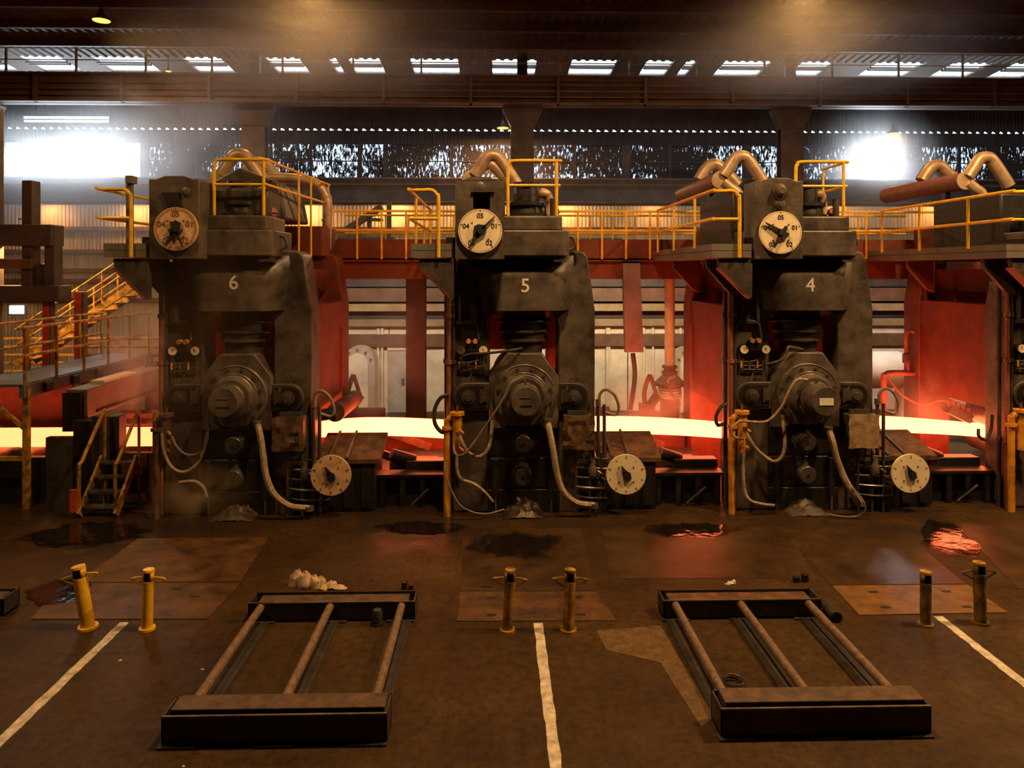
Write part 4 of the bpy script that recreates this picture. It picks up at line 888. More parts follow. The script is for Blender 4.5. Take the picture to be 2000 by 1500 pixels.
# ------------------------------------------------------------------ rear walkway between the stands
for i, (n0, n1, lab) in enumerate(((6, 5, 'red-lit rear walkway with orange railing between stands six and five'), (5, 4, 'red-lit rear walkway with orange railing between stands five and four'), (4, 3, 'red-lit rear walkway with orange railing between stand four and the cut-off stand'))):
    xa, xb = XS[n0] + 1.35, XS[n1] - 2.1; Y = 18.0
    w = thing('rear_walkway', lab, 'walkway', (xa, Y, 4.95), 'rear walkways')
    MB().box(xa - .4, xb + 1.75, Y, Y + 1.4, 4.95, 5.02).build('deck', M_GIRD, w); MB().box(xa - .4, xb + 1.75, Y, Y + .05, 4.98, 5.5).build('kick_plate', M_MILLR, w)
    MB().box(xa - .4, xb + 1.75, Y + .1, Y + .25, 4.5, 4.96).build('beam', M_MILLR, w); MB().box(xa - .4, xb + 1.75, Y + 1.1, Y + 1.25, 4.6, 4.96).build('beam', M_GIRD, w)
    for zz in (5.72, 6.2): MB().cyl((xa - .4, Y - .03, zz), (xb + 1.75, Y - .03, zz), .032, n=8).build('rail', M_YEL, w)
    for zz in (5.72, 6.2): MB().cyl((xa - .4, Y + 1.35, zz), (xb + 1.75, Y + 1.35, zz), .028, n=8).build('far_rail', M_YEL, w)
    for k_ in range(4):
        x = xa + (xb - xa) * (k_ + .3) / 3.4; MB().cyl((x, Y - .03, 5.0), (x, Y - .03, 6.2), .028, n=8).build('post', M_YEL, w)
        MB().cyl((x + .5, Y + 1.35, 5.0), (x + .5, Y + 1.35, 6.2), .024, n=8).build('far_post', M_YEL, w)

# hanging plate and pipe in the gap between 5 and 4
c = W(1232, 600, 18.08); hp = thing('hanging_plate', 'mauve hanging steel plate with a hose below, between stands five and four', 'plate', (c.x, 18.08, W(1232, 690, 18.08).z), None)
MB().prism([(W(1214, 530, 18.08).x, 4.9), (W(1247, 530, 18.08).x, 4.9), (W(1254, 690, 18.08).x, W(0, 690, 18.08).z), (W(1219, 690, 18.08).x, W(0, 690, 18.08).z)], 'y', 17.88, 18.082).build('plate', mat('mauve_plate', (.24, .18, .19), .5, .3, .2, 2), hp)
MB().tube([tuple(W(1236, 690, 18.08)), tuple(W(1240, 730, 18.08)), tuple(W(1236, 770, 18.08)), tuple(W(1231, 800, 18.08))], .06, 8, 4).build('hose', M_MILLD, hp)
for px, py in ((728, 780),):
    pass
c = W(1308, 700, 18.6); vp = thing('water_hydrant', 'tall cream pipe ending in a flanged valve cone, between stands five and four', 'pipe', (c.x, 18.6, 1.0))
MB().cyl((c.x, 18.6, W(0, 722, 18.6).z), (c.x, 18.6, 4.95), .13, n=18).build('down_pipe', mat('cream_pipe', (.6, .5, .32), .5, 0, .2, 3), vp)
MB().lathe((c.x, 18.6, W(0, 718, 18.6).z), (0, 0, -1), [(0, .19), (.06, .2), (.08, .15), (.14, .15), (.15, .21), (.2, .21), (.24, .18), (.45, .4), (.52, .4)], 22).build('valve_cone', M_RUST, vp)
for k_ in range(4): MB().cyl((c.x, 18.6, W(0, 762, 18.6).z - .07 * k_), (c.x, 18.6, W(0, 762, 18.6).z - .05 - .07 * k_), .3, n=20).build('ring', M_CREAM, vp)
MB().cyl((c.x, 18.6, 0), (c.x, 18.6, W(0, 770, 18.6).z), .25, n=16).build('foot', M_RUST, vp)
MB().tube([tuple(W(1318, 735, 18.4)), tuple(W(1305, 745, 18.3)), tuple(W(1312, 770, 18.3)), tuple(W(1328, 790, 18.4))], .04, 8, 4).build('hose', M_HOSE, vp)
# robot-like measuring arms behind the strip
for px, n_, lab in ((683, 6, 'spindly dark measuring arm behind the strip right of stand six'), (1262, 5, 'spindly dark measuring arm behind the strip right of stand five')):
    o = thing('measuring_arm', lab, 'arm', tuple(W(px, 830, 18.2) * Vector((1, 1, 0)) if False else (W(px, 830, 18.2).x, 18.2, 0)), 'measuring arms')
    q = lambda a, b_: tuple(W(px + a, b_, 18.2))
    MB().tube([q(0, 800), q(-4, 770), q(2, 745), q(8, 732)], .06, 8, 3).build('mast', M_RUST, o); MB().tube([q(8, 732), q(14, 752), q(22, 778)], .05, 8, 3).build('arm', M_RUST, o)
    MB().bar(q(22, 772), q(2, 800), .14, .2).build('head', M_MILLD, o); MB().box(W(px - 12, 0, 18.2).x, W(px + 14, 0, 18.2).x, 18.0, 18.4, 0, W(0, 795, 18.2).z).build('pedestal', M_MILLR, o)
# side cylinder of stand six in the red gap
c0, c1 = W(640, 805, 15.0), W(688, 780, 17.2)
o = thing('push_cylinder', 'dark hydraulic cylinder sticking out beside the strip at stand six', 'cylinder', tuple(W(640, 805, 15.0)))
MB().cyl(tuple(W(622, 812, 14.8)), tuple(W(655, 806, 14.8)), .12, n=16).build('rod', M_BLACK, o); MB().cyl(tuple(W(655, 806, 14.8)), tuple(W(692, 778, 17.4)), .19, n=18).build('barrel', M_RUST, o)
# white vessel and pipework in the gap between 4 and 3
o = thing('white_vessel', 'white rounded vessel with pipes behind the gap right of stand four', 'vessel', (W(1720, 720, 21).x, 21, 0))
c = W(1722, 722, 21); MB().lathe((c.x - 1.0, 21, c.z), (1, 0, 0), [(0, .02), (.05, .3), (.2, .48), (.5, .55), (1.5, .55), (1.75, .45), (1.9, .2), (1.95, .02)], 24).build('tank', M_CREAM, o)
for dx in (-.5, .6): MB().box(c.x + dx - .1, c.x + dx + .1, 20.8, 21.2, 0, c.z - .4).build('leg', M_CREAM, o)
o = thing('red_standpipe', 'red-lit bent standpipe at the left of the red housing beyond stand four', 'pipe', (W(1772, 800, 17.15).x, 17.15, 0))
MB().tube([(XS[3] - 1.41, 17.15, W(1780, 729, 17.15).z), tuple(W(1745, 728, 17.15)), tuple(W(1730, 732, 17.15)), tuple(W(1726, 750, 17.15)), tuple(W(1727, 830, 17.15))[:2] + (0,)], .07, 10, 4).build('bent_pipe', M_REDB, o)
MB().tube([tuple(W(1774, 728, 17.15)), tuple(W(1770, 680, 17.15)), tuple(W(1770, 655, 17.15)), tuple(W(1776, 646, 17.15)), (XS[3] - 1.41, 17.15, W(1782, 648, 17.15).z)], .05, 10, 4).build('riser', M_REDB, o)
MB().lathe(W(1771, 700, 17.15), (0, 0, 1), [(-.12, .07), (-.1, .1), (.1, .1), (.12, .07)], 12).build('valve', M_RUST, o)
# hydraulic head hanging beyond stand four on the red housing
o = thing('dark_nozzle_block', 'dark nozzle block with stub pipes above the strip beside the cut-off stand', 'nozzle block', tuple(W(1865, 806, 16.55)))
MB().bar(tuple(W(1850, 797, 16.55)), tuple(W(1892, 818, 16.55)), .25, .2).build('header', M_BLACK, o)
for px in (1858, 1884):
    q = W(px, 801 + (px - 1858) * .5, 16.6); MB().box(q.x - .04, q.x + .04, 16.6, 16.96, q.z - .04, q.z + .04).build('mounting_arm', M_BLACK, o)
for k_ in range(4): MB().box(*(lambda q: (q.x - .05, q.x + .05, 16.45, 16.6, q.z - .05, q.z + .24))(W(1856 + 10 * k_, 800 + 5 * k_, 16.55))).build('stub', M_RUST, o)
MB().tube([tuple(W(1858, 796, 16.55)), tuple(W(1848, 783, 16.6)), tuple(W(1828, 783, 16.7)), tuple(W(1800, 790, 16.8)), tuple(W(1760, 770, 16.9)), tuple(W(1735, 736, 17.1))], .025, 6, 4).build('cable', M_REDB, o)
# ================================================================== LEFT END: footbridge, steps, gauge, guards
bx1 = W(52, 745, 14.45).x; bx0 = bx1 - 1.25; bz = 2.48
fb = thing('footbridge', 'grey footbridge with brown railings crossing the strip left of stand six', 'footbridge', (bx1, 14.45, 0))
MB().box(bx0, bx1, 14.3, 19.6, bz - .05, bz).build('deck', M_CABG, fb)
for xx in (bx0, bx1): MB().box(xx - .05, xx + .05, 14.3, 19.6, bz - .27, bz - .02).build('side_beam', M_CABG, fb)
for k_ in range(5):
    y = 14.9 + k_ * .95; MB().box(bx1 + .05, bx1 + .12, y, y + .22, bz - .24, bz - .06).build('bracket', M_BLACK, fb)
for xx, m_ in ((bx0, M_YELW), (bx1, M_YELW)):
    for k_ in range(6):
        y = 14.4 + k_ * 1.02; MB().cyl((xx, y, bz - .1), (xx, y, bz + 1.1), .032, n=8).build('railing_post', M_GREEN if k_ > 3 else m_, fb)
    for zz in (.55, 1.1): MB().cyl((xx, 14.2, bz + zz), (xx, 19.6, bz + zz), .03, n=8).build('rail', m_, fb)
for xx in (bx0, bx1):
    MB().box(xx - .055, xx + .055, 14.4, 14.5, 0, bz - .1).build('support_post', M_YELW, fb); MB().box(xx - .055, xx + .055, 19.4, 19.5, 0, bz - .1).build('support_post', M_YELW, fb)
MB().bar((bx1, 14.45, 1.55), (bx1 - .9, 14.45, bz - .15), .07).build('brace', M_YELW, fb)
MB().box(bx0 - 1.5, bx1, 14.42, 14.48, .95, 1.03).build('cross_bar', M_YELW, fb)
MB().box(bx0 - 1.5, bx0, 14.3, 15.4, bz - .06, bz).build('landing', M_CABG, fb)
for zz in (.55, 1.1): MB().cyl((bx0 - 1.5, 14.25, bz + zz), (bx0, 14.25, bz + zz), .03, n=8).build('landing_rail', M_YELW, fb)
# stairs beyond with railing (far side of the strip)
st2 = thing('far_staircase', 'pale yellow staircase with sloping rails climbing behind the footbridge', 'stairs', (W(250, 600, 22).x, 22, 0))
q = lambda px, py, Y=22.0: tuple(W(px, py, Y))
for dy in (0, .9):
    a = Vector(q(30, 712)); c = Vector(q(320, 518)); a.y += dy; c.y += dy
    MB().bar(a, c, .08, .2).build('stringer', M_YELW, st2)
    for h in (.55, 1.05): MB().cyl(a + Vector((0, 0, h)), c + Vector((0, 0, h)), .03, n=8).build('rail', M_YELW, st2)
    for k_ in range(6):
        p_ = a.lerp(c, (k_ + .5) / 6); MB().cyl(p_, p_ + Vector((0, 0, 1.05)), .028, n=8).build('post', M_YELW, st2)
a = Vector(q(30, 712)); c = Vector(q(320, 518))
for k_ in range(14):
    p_ = a.lerp(c, (k_ + .5) / 14); MB().box(p_.x - .16, p_.x + .16, 22.0, 22.9, p_.z - .02, p_.z + .02).build('tread', M_YELW, st2)
for t_ in (0.02, .98):
    p_ = a.lerp(c, t_); MB().box(p_.x - .06, p_.x + .06, 22.4, 22.5, 0, p_.z).build('leg', M_YELW, st2)
# steps in front
x0, x1 = FL(178, 998).x, FL(246, 998).x; y0 = 13.88
sp = thing('steel_steps', 'small steel steps with worn yellow handrails left of stand six', 'steps', ((x0 + x1) / 2, y0, 0))
for k_ in range(4): MB().box(x0 + .03, x1 - .03, y0 + .2 * k_, y0 + .2 * k_ + .19, .16 + .23 * k_, .2 + .23 * k_).build('tread', M_MILL, sp, smooth=0)
for xx in (x0, x1):
    MB().bar((xx, y0 - .02, .05), (xx, y0 + .8, .95), .05, .16).build('stringer', M_YELW, sp)
    MB().tube([(xx - .02, y0 + .02, .1), (xx - .03, y0 + .02, .95), (xx - .02, y0 + .1, 1.05), (xx + .05, y0 + .7, 1.85), (xx + .05, y0 + .78, 1.88)], .034, 8, 2).build('handrail', M_YELW, sp)
    MB().cyl((xx + .05, y0 + .78, .0), (xx + .05, y0 + .78, 1.88), .03, n=8).build('rail_post', M_YELW, sp)
MB().box(x0 - .16, x0 - .02, y0 - .06, y0 - .02, .12, .55).build('red_tag', M_REDP, sp)
# thickness gauge frame
ga, gb = W(141, 757, 15.3), W(183, 835, 15.3)
tg = thing('thickness_gauge', 'long grey box-shaped gauge arm reaching over the strip left of stand six', 'gauge', (ga.x, 15.3, 0))
MB().box(ga.x, gb.x, 15.05, 19.2, 1.66, ga.z).build('upper_arm', M_PLATF, tg, bevel=.02); MB().box(ga.x - .01, gb.x - .08, 14.97, 15.07, 1.4, ga.z - .05).build('end_plate', M_BLACK, tg)
MB().box(ga.x + .05, gb.x + .3, 15.0, 19.2, .1, .8).build('lower_arm', M_BLACK, tg); MB().box(ga.x - .05, gb.x + .2, 18.6, 19.3, 0, ga.z).build('back_column', M_CABG, tg)
MB().box(W(178, 0, 14.8).x, W(232, 0, 14.8).x, 14.8, 15.12, 0, 1.75).build('front_column', M_MILLD, tg, bevel=.02)
MB().box(W(142, 0, 14.8).x, W(179, 0, 14.8).x, 14.8, 15.12, 0, 1.67).build('drive_box', M_BLACK, tg, bevel=.02)
MB().box(ga.x + .1, gb.x - .05, 15.8, 17.2, ga.z, ga.z + .07).build('top_highlight', M_CREAM, tg); MB().box(gb.x, gb.x + .04, 15.4, 18.6, 1.72, 1.76).build('seam', M_BLACK, tg)  # cream slab stands for the bright highlight on top of the arm
# red-lit guard behind the strip at far left, base blocks in front
tag(MB().box(-14.5, W(140, 800, 17.6).x, 17.6, 17.75, .6, 2.2).build('strip_guard', M_MILLR, bevel=.02), 'flat red-glowing guard wall behind the strip at the footbridge', 'guard')
rb = thing('roller_table', 'dark roller table carrying the strip under the footbridge', 'roller table', (-10, 15, 0))
MB().box(-14, W(95, 870, 14.9).x, 14.75, 14.9, 0, .93).build('side_beam', M_BLACK, rb)
MB().box(W(95, 0, 14.9).x, W(142, 0, 14.8).x, 14.8, 14.95, 0, 1.32).build('side_guard', M_MILLD, rb)
for k_ in range(7): MB().cyl((-13.5 + .62 * k_, 14.9, .889), (-13.5 + .62 * k_, 17.2, .889), .16, n=16).build('roller', M_STEEL, rb)
MB().box(-14, ga.x + .05, 17.2, 17.35, 0, .93).build('side_beam', M_RUST, rb); MB().box(gb.x + .3, -6.4, 17.2, 17.35, 0, .93).build('side_beam', M_RUST, rb)
MB().box(W(242, 0, 14.95).x, XS[6] - 1.5, 14.85, 15.0, 0, .98).build('apron', M_RUST, rb)
MB().box(W(228, 0, 17.1).x, W(300, 0, 17.1).x, 17.05, 17.2, .95, 1.35).build('far_guide', M_MILLR, rb)
MB().prism([(16.9, 1.15), (17.3, 1.4), (17.3, 1.3), (16.9, 1.1)], 'x', W(228, 0, 17.1).x, W(320, 0, 17.1).x).build('spray_lip', M_MILLR, rb)
# machine silhouettes at the far left
mc = thing('downcoiler_frame', 'dark beam frame of machinery in the haze at the far left', 'machine frame', (W(60, 600, 20).x, 20, 0))
def mb2(name, a, b_, c_, d_, Y, dep, m): 
    p0, p1 = W(a, c_, Y), W(b_, d_, Y); MB().box(p0.x, p1.x, Y, Y + dep, max(0, p1.z), p0.z).build(name, m, mc, bevel=.02, smooth=0)
mb2('beam', -150, 100, 438, 480, 20, .6, M_GIRDD); mb2('beam', -150, 60, 505, 525, 20, .3, M_GIRD); mb2('beam', -150, 115, 558, 590, 20, .6, M_GIRDD); mb2('column', 42, 62, 352, 590, 20.1, .4, M_GIRDD)
mb2('column', -60, -16, 205, 900, 20.1, .5, M_GIRDD); mb2('column', 86, 106, 440, 590, 20.1, .4, M_GIRDD); mb2('panel', 40, 104, 515, 560, 20.3, .2, M_GIRDD)
mb2('red_leg', 82, 96, 588, 720, 20.2, .25, M_REDP); mb2('red_leg', 144, 158, 570, 715, 20.2, .25, M_REDP); mb2('leg', 95, 100, 588, 900, 20.2, .2, M_GIRD); mb2('leg', 158, 164, 570, 900, 20.2, .2, M_GIRD)
for k_ in range(6): mb2('slat', -40, 320, 660 + 16 * k_, 664 + 16 * k_, 23.4, .2, M_YELW)
p0, p1 = W(18, 597, 23.5), W(45, 613, 23.5)
lw = thing('lit_opening', 'small bright white light panel far behind the footbridge', 'light panel', (p0.x, 23.5, p1.z)); MB().box(p0.x, p1.x, 23.5, 23.55, p1.z, p0.z).build('panel', emis('cool_light', (.85, .95, 1), 3), lw); MB().box(p0.x - .05, p1.x + .05, 23.55, 23.65, p1.z - .05, p0.z + .05).build('housing', M_GIRDD, lw)
# dark pole with a box near the platform of stand six
o = thing('signal_pole', 'dark pole with a small box head behind the platform railing of stand six', 'pole', (W(252, 500, 13.4).x, 13.4, 5.2))
MB().box(W(248, 0, 13.4).x, W(258, 0, 13.4).x, 13.36, 13.46, 5.0, W(0, 350, 13.4).z).build('pole', M_PLATF, o); MB().box(W(250, 0, 13.4).x, W(263, 0, 13.4).x, 13.3, 13.5, W(0, 358, 13.4).z, W(0, 343, 13.4).z).build('head', M_PLATF, o)

# ================================================================== FOREGROUND FLOOR
def plate(name, lab, pts, m, th=.012, grp='steel floor plates'):
    P = [FL(*q) for q in pts]; o = MB().prism([(p.x, p.y) for p in P], 'z', .0, th).build(name, m, bevel=.004, smooth=0); return tag(o, lab, 'floor plate', grp)
M_PL1 = mat('plate_rust', (.05, .024, .008), .6, .1, .4, 2.5, .25, col2=(.13, .056, .015))
M_PL2 = mat('plate_ochre', (.135, .06, .013), .55, 0, .3, 4, .2, col2=(.21, .096, .022))
M_PL3 = mat('plate_brown', (.042, .021, .007), .42, .1, .35, 1.5, .15, col2=(.075, .039, .014))
plate('floor_plate', 'rust-mottled floor plate between the middle pair of bollards', [(898, 1157), (1163, 1157), (1205, 1213), (892, 1214)], M_PL1)
plate('floor_plate', 'ochre floor plate behind the right pair of bollards', [(1625, 1145), (1890, 1143), (1968, 1197), (1678, 1202)], M_PL2)
plate('floor_plate', 'rust-streaked floor plate behind the left pair of bollards', [(120, 1140), (470, 1140), (405, 1210), (60, 1210)], M_PL1)
plate('floor_plate', 'large brown floor plate in front of the stairs with rust patches', [(270, 1052), (525, 1050), (470, 1136), (150, 1138)], M_PL1, .008)
plate('floor_plate', 'wide brown floor plate in front of mill stand five', [(905, 1032), (1135, 1032), (1162, 1154), (900, 1154)], M_PL3, .008)
plate('floor_plate', 'wide brown floor plate between stands 4 and the right bollards', [(1560, 1070), (1800, 1070), (1886, 1141), (1622, 1143)], M_PL3, .008)
plate('floor_plate', 'dark floor plate before the cut-off stand at the picture edge', [(1860, 1020), (2080, 1020), (2230, 1150), (1990, 1150)], M_PL3, .008)
plate('floor_plate', 'dark floor plate in front of mill stand four', [(1175, 1030), (1528, 1030), (1598, 1130), (1190, 1130)], M_PL3, .006)
# lifting slots cut in the plates
def slot(pl, px, py):
    p_ = FL(px, py, .013); MB().prism(rrect(p_.x - .07, p_.x + .07, p_.y - .03, p_.y + .03, .028, 3), 'z', .004, .0165).build('lifting_slot', M_INK, pl)
for key, pts in (('between the middle', ((960, 1168), (960, 1201), (1127, 1166), (1134, 1200))), ('behind the right pair', ((1706, 1156), (1848, 1155), (1730, 1186), (1888, 1185))), ('in front of mill stand five', ((952, 1108), (950, 1145), (1118, 1108))), ('behind the left pair', ((345, 1150), (380, 1165)))):
    pl = [o for o in COL.objects if o.name.startswith('floor_plate') and key in o.get('label', '')][0]
    for q in pts: slot(pl, *q)
# wet pools
M_WET = mat('oily_water', (.012, .008, .006), .07, 0, .3, 3, .0, spec=.6)
nt = M_WET.node_tree; bp = nt.nodes.new('ShaderNodeBump'); bp.inputs['Strength'].default_value = .4; bp.inputs['Distance'].default_value = .02
n2 = nt.nodes.new('ShaderNodeTexNoise'); n2.inputs['Scale'].default_value = 5; n2.inputs['Detail'].default_value = 4
g2 = nt.nodes.new('ShaderNodeNewGeometry'); nt.links.new(g2.outputs['Position'], n2.inputs['Vector']); nt.links.new(n2.outputs['Fac'], bp.inputs['Height']); nt.links.new(bp.outputs[0], nt.nodes['Principled BSDF'].inputs['Normal'])
tc = nt.nodes.new('ShaderNodeTexCoord'); sb = nt.nodes.new('ShaderNodeVectorMath'); sb.operation = 'SUBTRACT'; sb.inputs[1].default_value = (.5, .5, .5)
nt.links.new(tc.outputs['Generated'], sb.inputs[0]); ml = nt.nodes.new('ShaderNodeVectorMath'); ml.operation = 'MULTIPLY'; ml.inputs[1].default_value = (1, 1, 0); nt.links.new(sb.outputs[0], ml.inputs[0])
ln_ = nt.nodes.new('ShaderNodeVectorMath'); ln_.operation = 'LENGTH'; nt.links.new(ml.outputs[0], ln_.inputs[0])
n3 = nt.nodes.new('ShaderNodeTexNoise'); n3.inputs['Scale'].default_value = 2.2; n3.inputs['Detail'].default_value = 8; n3.inputs['Roughness'].default_value = .7; nt.links.new(g2.outputs['Position'], n3.inputs['Vector'])
ad = nt.nodes.new('ShaderNodeMath'); ad.operation = 'MULTIPLY_ADD'; ad.inputs[1].default_value = .7; nt.links.new(n3.outputs['Fac'], ad.inputs[0]); nt.links.new(ln_.outputs['Value'], ad.inputs[2])
al = nt.nodes.new('ShaderNodeMapRange'); al.inputs['From Min'].default_value = .76; al.inputs['From Max'].default_value = .58; nt.links.new(ad.outputs[0], al.inputs['Value']); nt.links.new(al.outputs[0], nt.nodes['Principled BSDF'].inputs['Alpha'])
def pool(lab, px, py, rx, ry, seed):
    rnd = random.Random(seed); pts = []; ph = [rnd.uniform(0, 6.3) for _ in range(5)]
    for i in range(44):
        a_ = 2 * math.pi * i / 44; k_ = 1 + .22 * math.sin(2 * a_ + ph[0]) + .16 * math.sin(3 * a_ + ph[1]) + .1 * math.sin(5 * a_ + ph[2]) + .09 * math.sin(9 * a_ + ph[3])
        q = FL(px + rx * k_ * math.cos(a_), py + ry * k_ * math.sin(a_)); pts.append((q.x, q.y))
    tag(MB().prism(pts, 'z', .001, .0135).build('wet_pool', M_WET, smooth=0), lab, 'puddle', 'wet pools on the floor')
pool('dark oily pool on the floor in front of mill stand five', 1015, 1066, 105, 34, 1)
pool('pool mirroring the red strip in front of the gap right of stand four', 1850, 1058, 55, 46, 2)
pool('pool mirroring the strip in front of the gap between stands five and four', 1345, 1036, 85, 22, 3)
pool('thin pool mirroring red light left of the foot of stand five', 812, 1032, 85, 18, 4)
pool('long dark pool in front of the steel steps', 180, 1046, 150, 26, 5)
pool('dark oil stain around the leaning yellow bollard', 120, 1160, 80, 28, 6)
M_LINE = mat('floor_line_paint', (.62, .52, .38), .7, 0, .5, 9, .2, col2=(.74, .66, .52))
for lab, (a, c) in (('worn white floor line running to the left pair of bollards', ((243, 1216), (-40, 1487))), ('worn white floor line running to the middle pair of bollards', ((1051, 1217), (1090, 1530))), ('faded narrow white floor line by the right bollards', ((1832, 1204), (2080, 1398)))):
    A_, C_ = FL(*a), FL(*c); w_ = .06; b = MB(); n = 24; rnd = random.Random(len(lab)); L_, R_ = [], []
    for i in range(n + 1):
        p_ = A_.lerp(C_, i / n); L_.append((p_.x - w_ + rnd.uniform(-.008, .008), p_.y)); R_.append((p_.x + w_ + rnd.uniform(-.008, .008), p_.y))
    tag(b.prism(L_ + R_[::-1], 'z', 0, .004).build('floor_line', M_LINE, smooth=0), lab, 'floor line', 'white floor lines')
# yellowish worn patch beside rack
P = [(1165, 1232), (1290, 1222), (1330, 1290), (1395, 1400), (1370, 1420), (1325, 1350), (1290, 1295), (1240, 1282), (1185, 1270)]
tag(MB().prism([(FL(*q).x, FL(*q).y) for q in P], 'z', 0, .003).build('worn_patch', mat('patch_ochre', (.1, .053, .013), .75, 0, .4, 9, .3, col2=(.15, .08, .02)), smooth=0), 'ochre worn concrete patch beside the right storage rack', 'floor patch')

# storage racks
def rack(lab, x0, x1, y0, y1, rear_plank_m, extra=True):
    o = thing('storage_rack', lab, 'rack', ((x0 + x1) / 2, (y0 + y1) / 2, 0), 'steel storage racks on the floor')
    for nm, ya, h in (('front_beam', y0, .3), ('rear_beam', y1, .26)):
        b = MB(); yb = ya + .34
        b.box(x0, x1, ya, ya + .02, .015, h); b.box(x0, x1, yb - .02, yb, .015, h); b.box(x0, x1, ya, yb, .015, .035)
        b.box(x0, x0 + .02, ya, yb, .015, h); b.box(x1 - .02, x1, ya, yb, .015, h)
        bm_ = b.build(nm, M_RACK, o, smooth=0)
        MB().box(x0, x1, ya - .002, ya + .022, h - .012, h + .003).build('lip_highlight', M_STEEL, bm_, smooth=0)  # highlight along the beam's top edge put in as a pale strip
        for t_ in (0, .43, .84): MB().box(x0 + (x1 - x0) * t_ - .03, x0 + (x1 - x0) * (t_ + .16), ya - .05, ya + .05, 0, .02).build('foot_plate', M_RACK, bm_, smooth=0)
        if nm == 'front_beam': MB().box(x0 + .06, x1 - .03, ya + .06, yb - .03, .04, h + .035).build('plank', M_PLANK, bm_, bevel=.008)
        else: MB().box(x0 + .1, x1 - .1, ya + .07, yb - .03, .04, h - .03).build('plank', rear_plank_m, bm_, bevel=.008)
    for t_ in (.075, .49, .92):
        xx = x0 + (x1 - x0) * t_
        MB().cyl((xx, y0 + .3, .2), (xx, y1 + .03, .2), .052, n=14).build('cross_pipe', M_ROD, o)
        MB().box(xx - .13, xx - .02, y0 + .3, y1 + .02, 0, .018).build('floor_flat', M_RACK, o, smooth=0); MB().box(xx + .02, xx + .13, y0 + .3, y1 + .02, 0, .018).build('floor_flat', M_RACK, o, smooth=0)
    return o
yr = FL(600, 1455).y; ye = FL(600, 1215).y
rack('dark steel rack with charred plank and rags behind its far beam', FL(318, 1455).x, FL(755, 1455).x, yr, ye, M_PLANK)
yr2 = FL(1500, 1442).y; ye2 = FL(1400, 1210).y
rack('dark steel rack right of the middle floor line with a loose pipe at its corner', FL(1408, 1442).x, FL(1824, 1442).x, yr2, ye2, mat('burnt_plank', (.1, .045, .018), .7, 0, .6, 6, .3))
xe = FL(30, 1190).x; rack('dark steel rack cut off at the left picture edge', xe - 2.2, xe, FL(20, 1207).y - 2.5, FL(20, 1207).y, M_PLANK)
# bollards
def bollard(lab, base, top, m, r=.085, hook=True, dark=False):
    A_ = FL(*base); h = .8; s_ = F_PX / A_.y
    T = Vector((A_.x + (top[0] - base[0]) / s_, A_.y + .02, (base[1] - top[1]) / s_ + .03))
    o = thing('bollard', lab, 'bollard', tuple(A_), 'bollards')
    MB().cyl((A_.x, A_.y, 0), (A_.x, A_.y, .03), r * 1.5, r * 1.45, n=20).build('base_flange', m, o)
    d = (T - A_); n = 18
    b = MB(); dn = d.normalized(); b.cyl(A_ + Vector((0, 0, .02)), T - dn * .12, r, n=n); b.build('tube', m, o)
    # notched collar: open tube segment with a slot facing the camera
    u = Vector((1, 0, 0)); u = (u - dn * u.dot(dn)).normalized(); w_ = dn.cross(u); rs = []
    for t_ in (-.12, 0):
        rs.append([(T + dn * t_) + (u * math.cos(a_) + w_ * math.sin(a_)) * r for a_ in [R(-50 + 280 * i / 13) for i in range(14)]])
    b = MB(); k_ = 14; b.add(rs[0] + rs[1], [(i, i + 1, k_ + i + 1, k_ + i) for i in range(13)])
    c_ = b.build('notched_collar', m, o); sol = c_.modifiers.new('solid', 'SOLIDIFY'); sol.thickness = .012; sol.offset = -1
    MB().cyl(T - dn * .12, T - dn * .118, r * .9, n=n).build('inner_cap', M_BLACK, o)
    MB().cyl(T - dn * .001, T + dn * .03, r * 1.06, r * 1.0, n=n).build('cap', M_YELW if dark else m, o)
    if hook:
        for sx in (-1, 1):
            c0 = A_ + dn * (d.length * .74); s0 = u * sx
            MB().tube([c0 + s0 * r * .9, c0 + s0 * (r + .1) + dn * .06, c0 + s0 * (r + .15) + dn * .1, c0 + s0 * (r + .03) + dn * .12, c0 + s0 * r * .8 + dn * .11], .011, 6, 3).build('chain_hook', m if not dark else M_STEEL, o)
    return o
bollard('bright yellow leaning bollard with a notched top, left of the floor line', (172, 1226), (152, 1117), M_YEL)
bollard('bright yellow upright bollard with wire hooks, right of the left floor line', (287, 1229), (289, 1123), M_YEL, .07)
bollard('scuffed yellow bollard with dark top, left of the middle floor line', (991, 1232), (997, 1122), M_YELW, .07)
bollard('scuffed yellow bollard with dark streaks, right of the middle floor line', (1110, 1232), (1114, 1122), M_YELW, .075)
M_BLK = mat('tarred_yellow', (.02, .016, .012), .5, 0, .5, 4.5, .2, col2=(.3, .17, .03))
bollard('dark bollard with a black notched top on the right ochre plate', (1808, 1221), (1810, 1124), M_BLK, .07, False, True)
bollard('black tarred bollard with a chain, farther right on the ochre plate', (1915, 1217), (1914, 1106), M_BLK, .075, True, True)
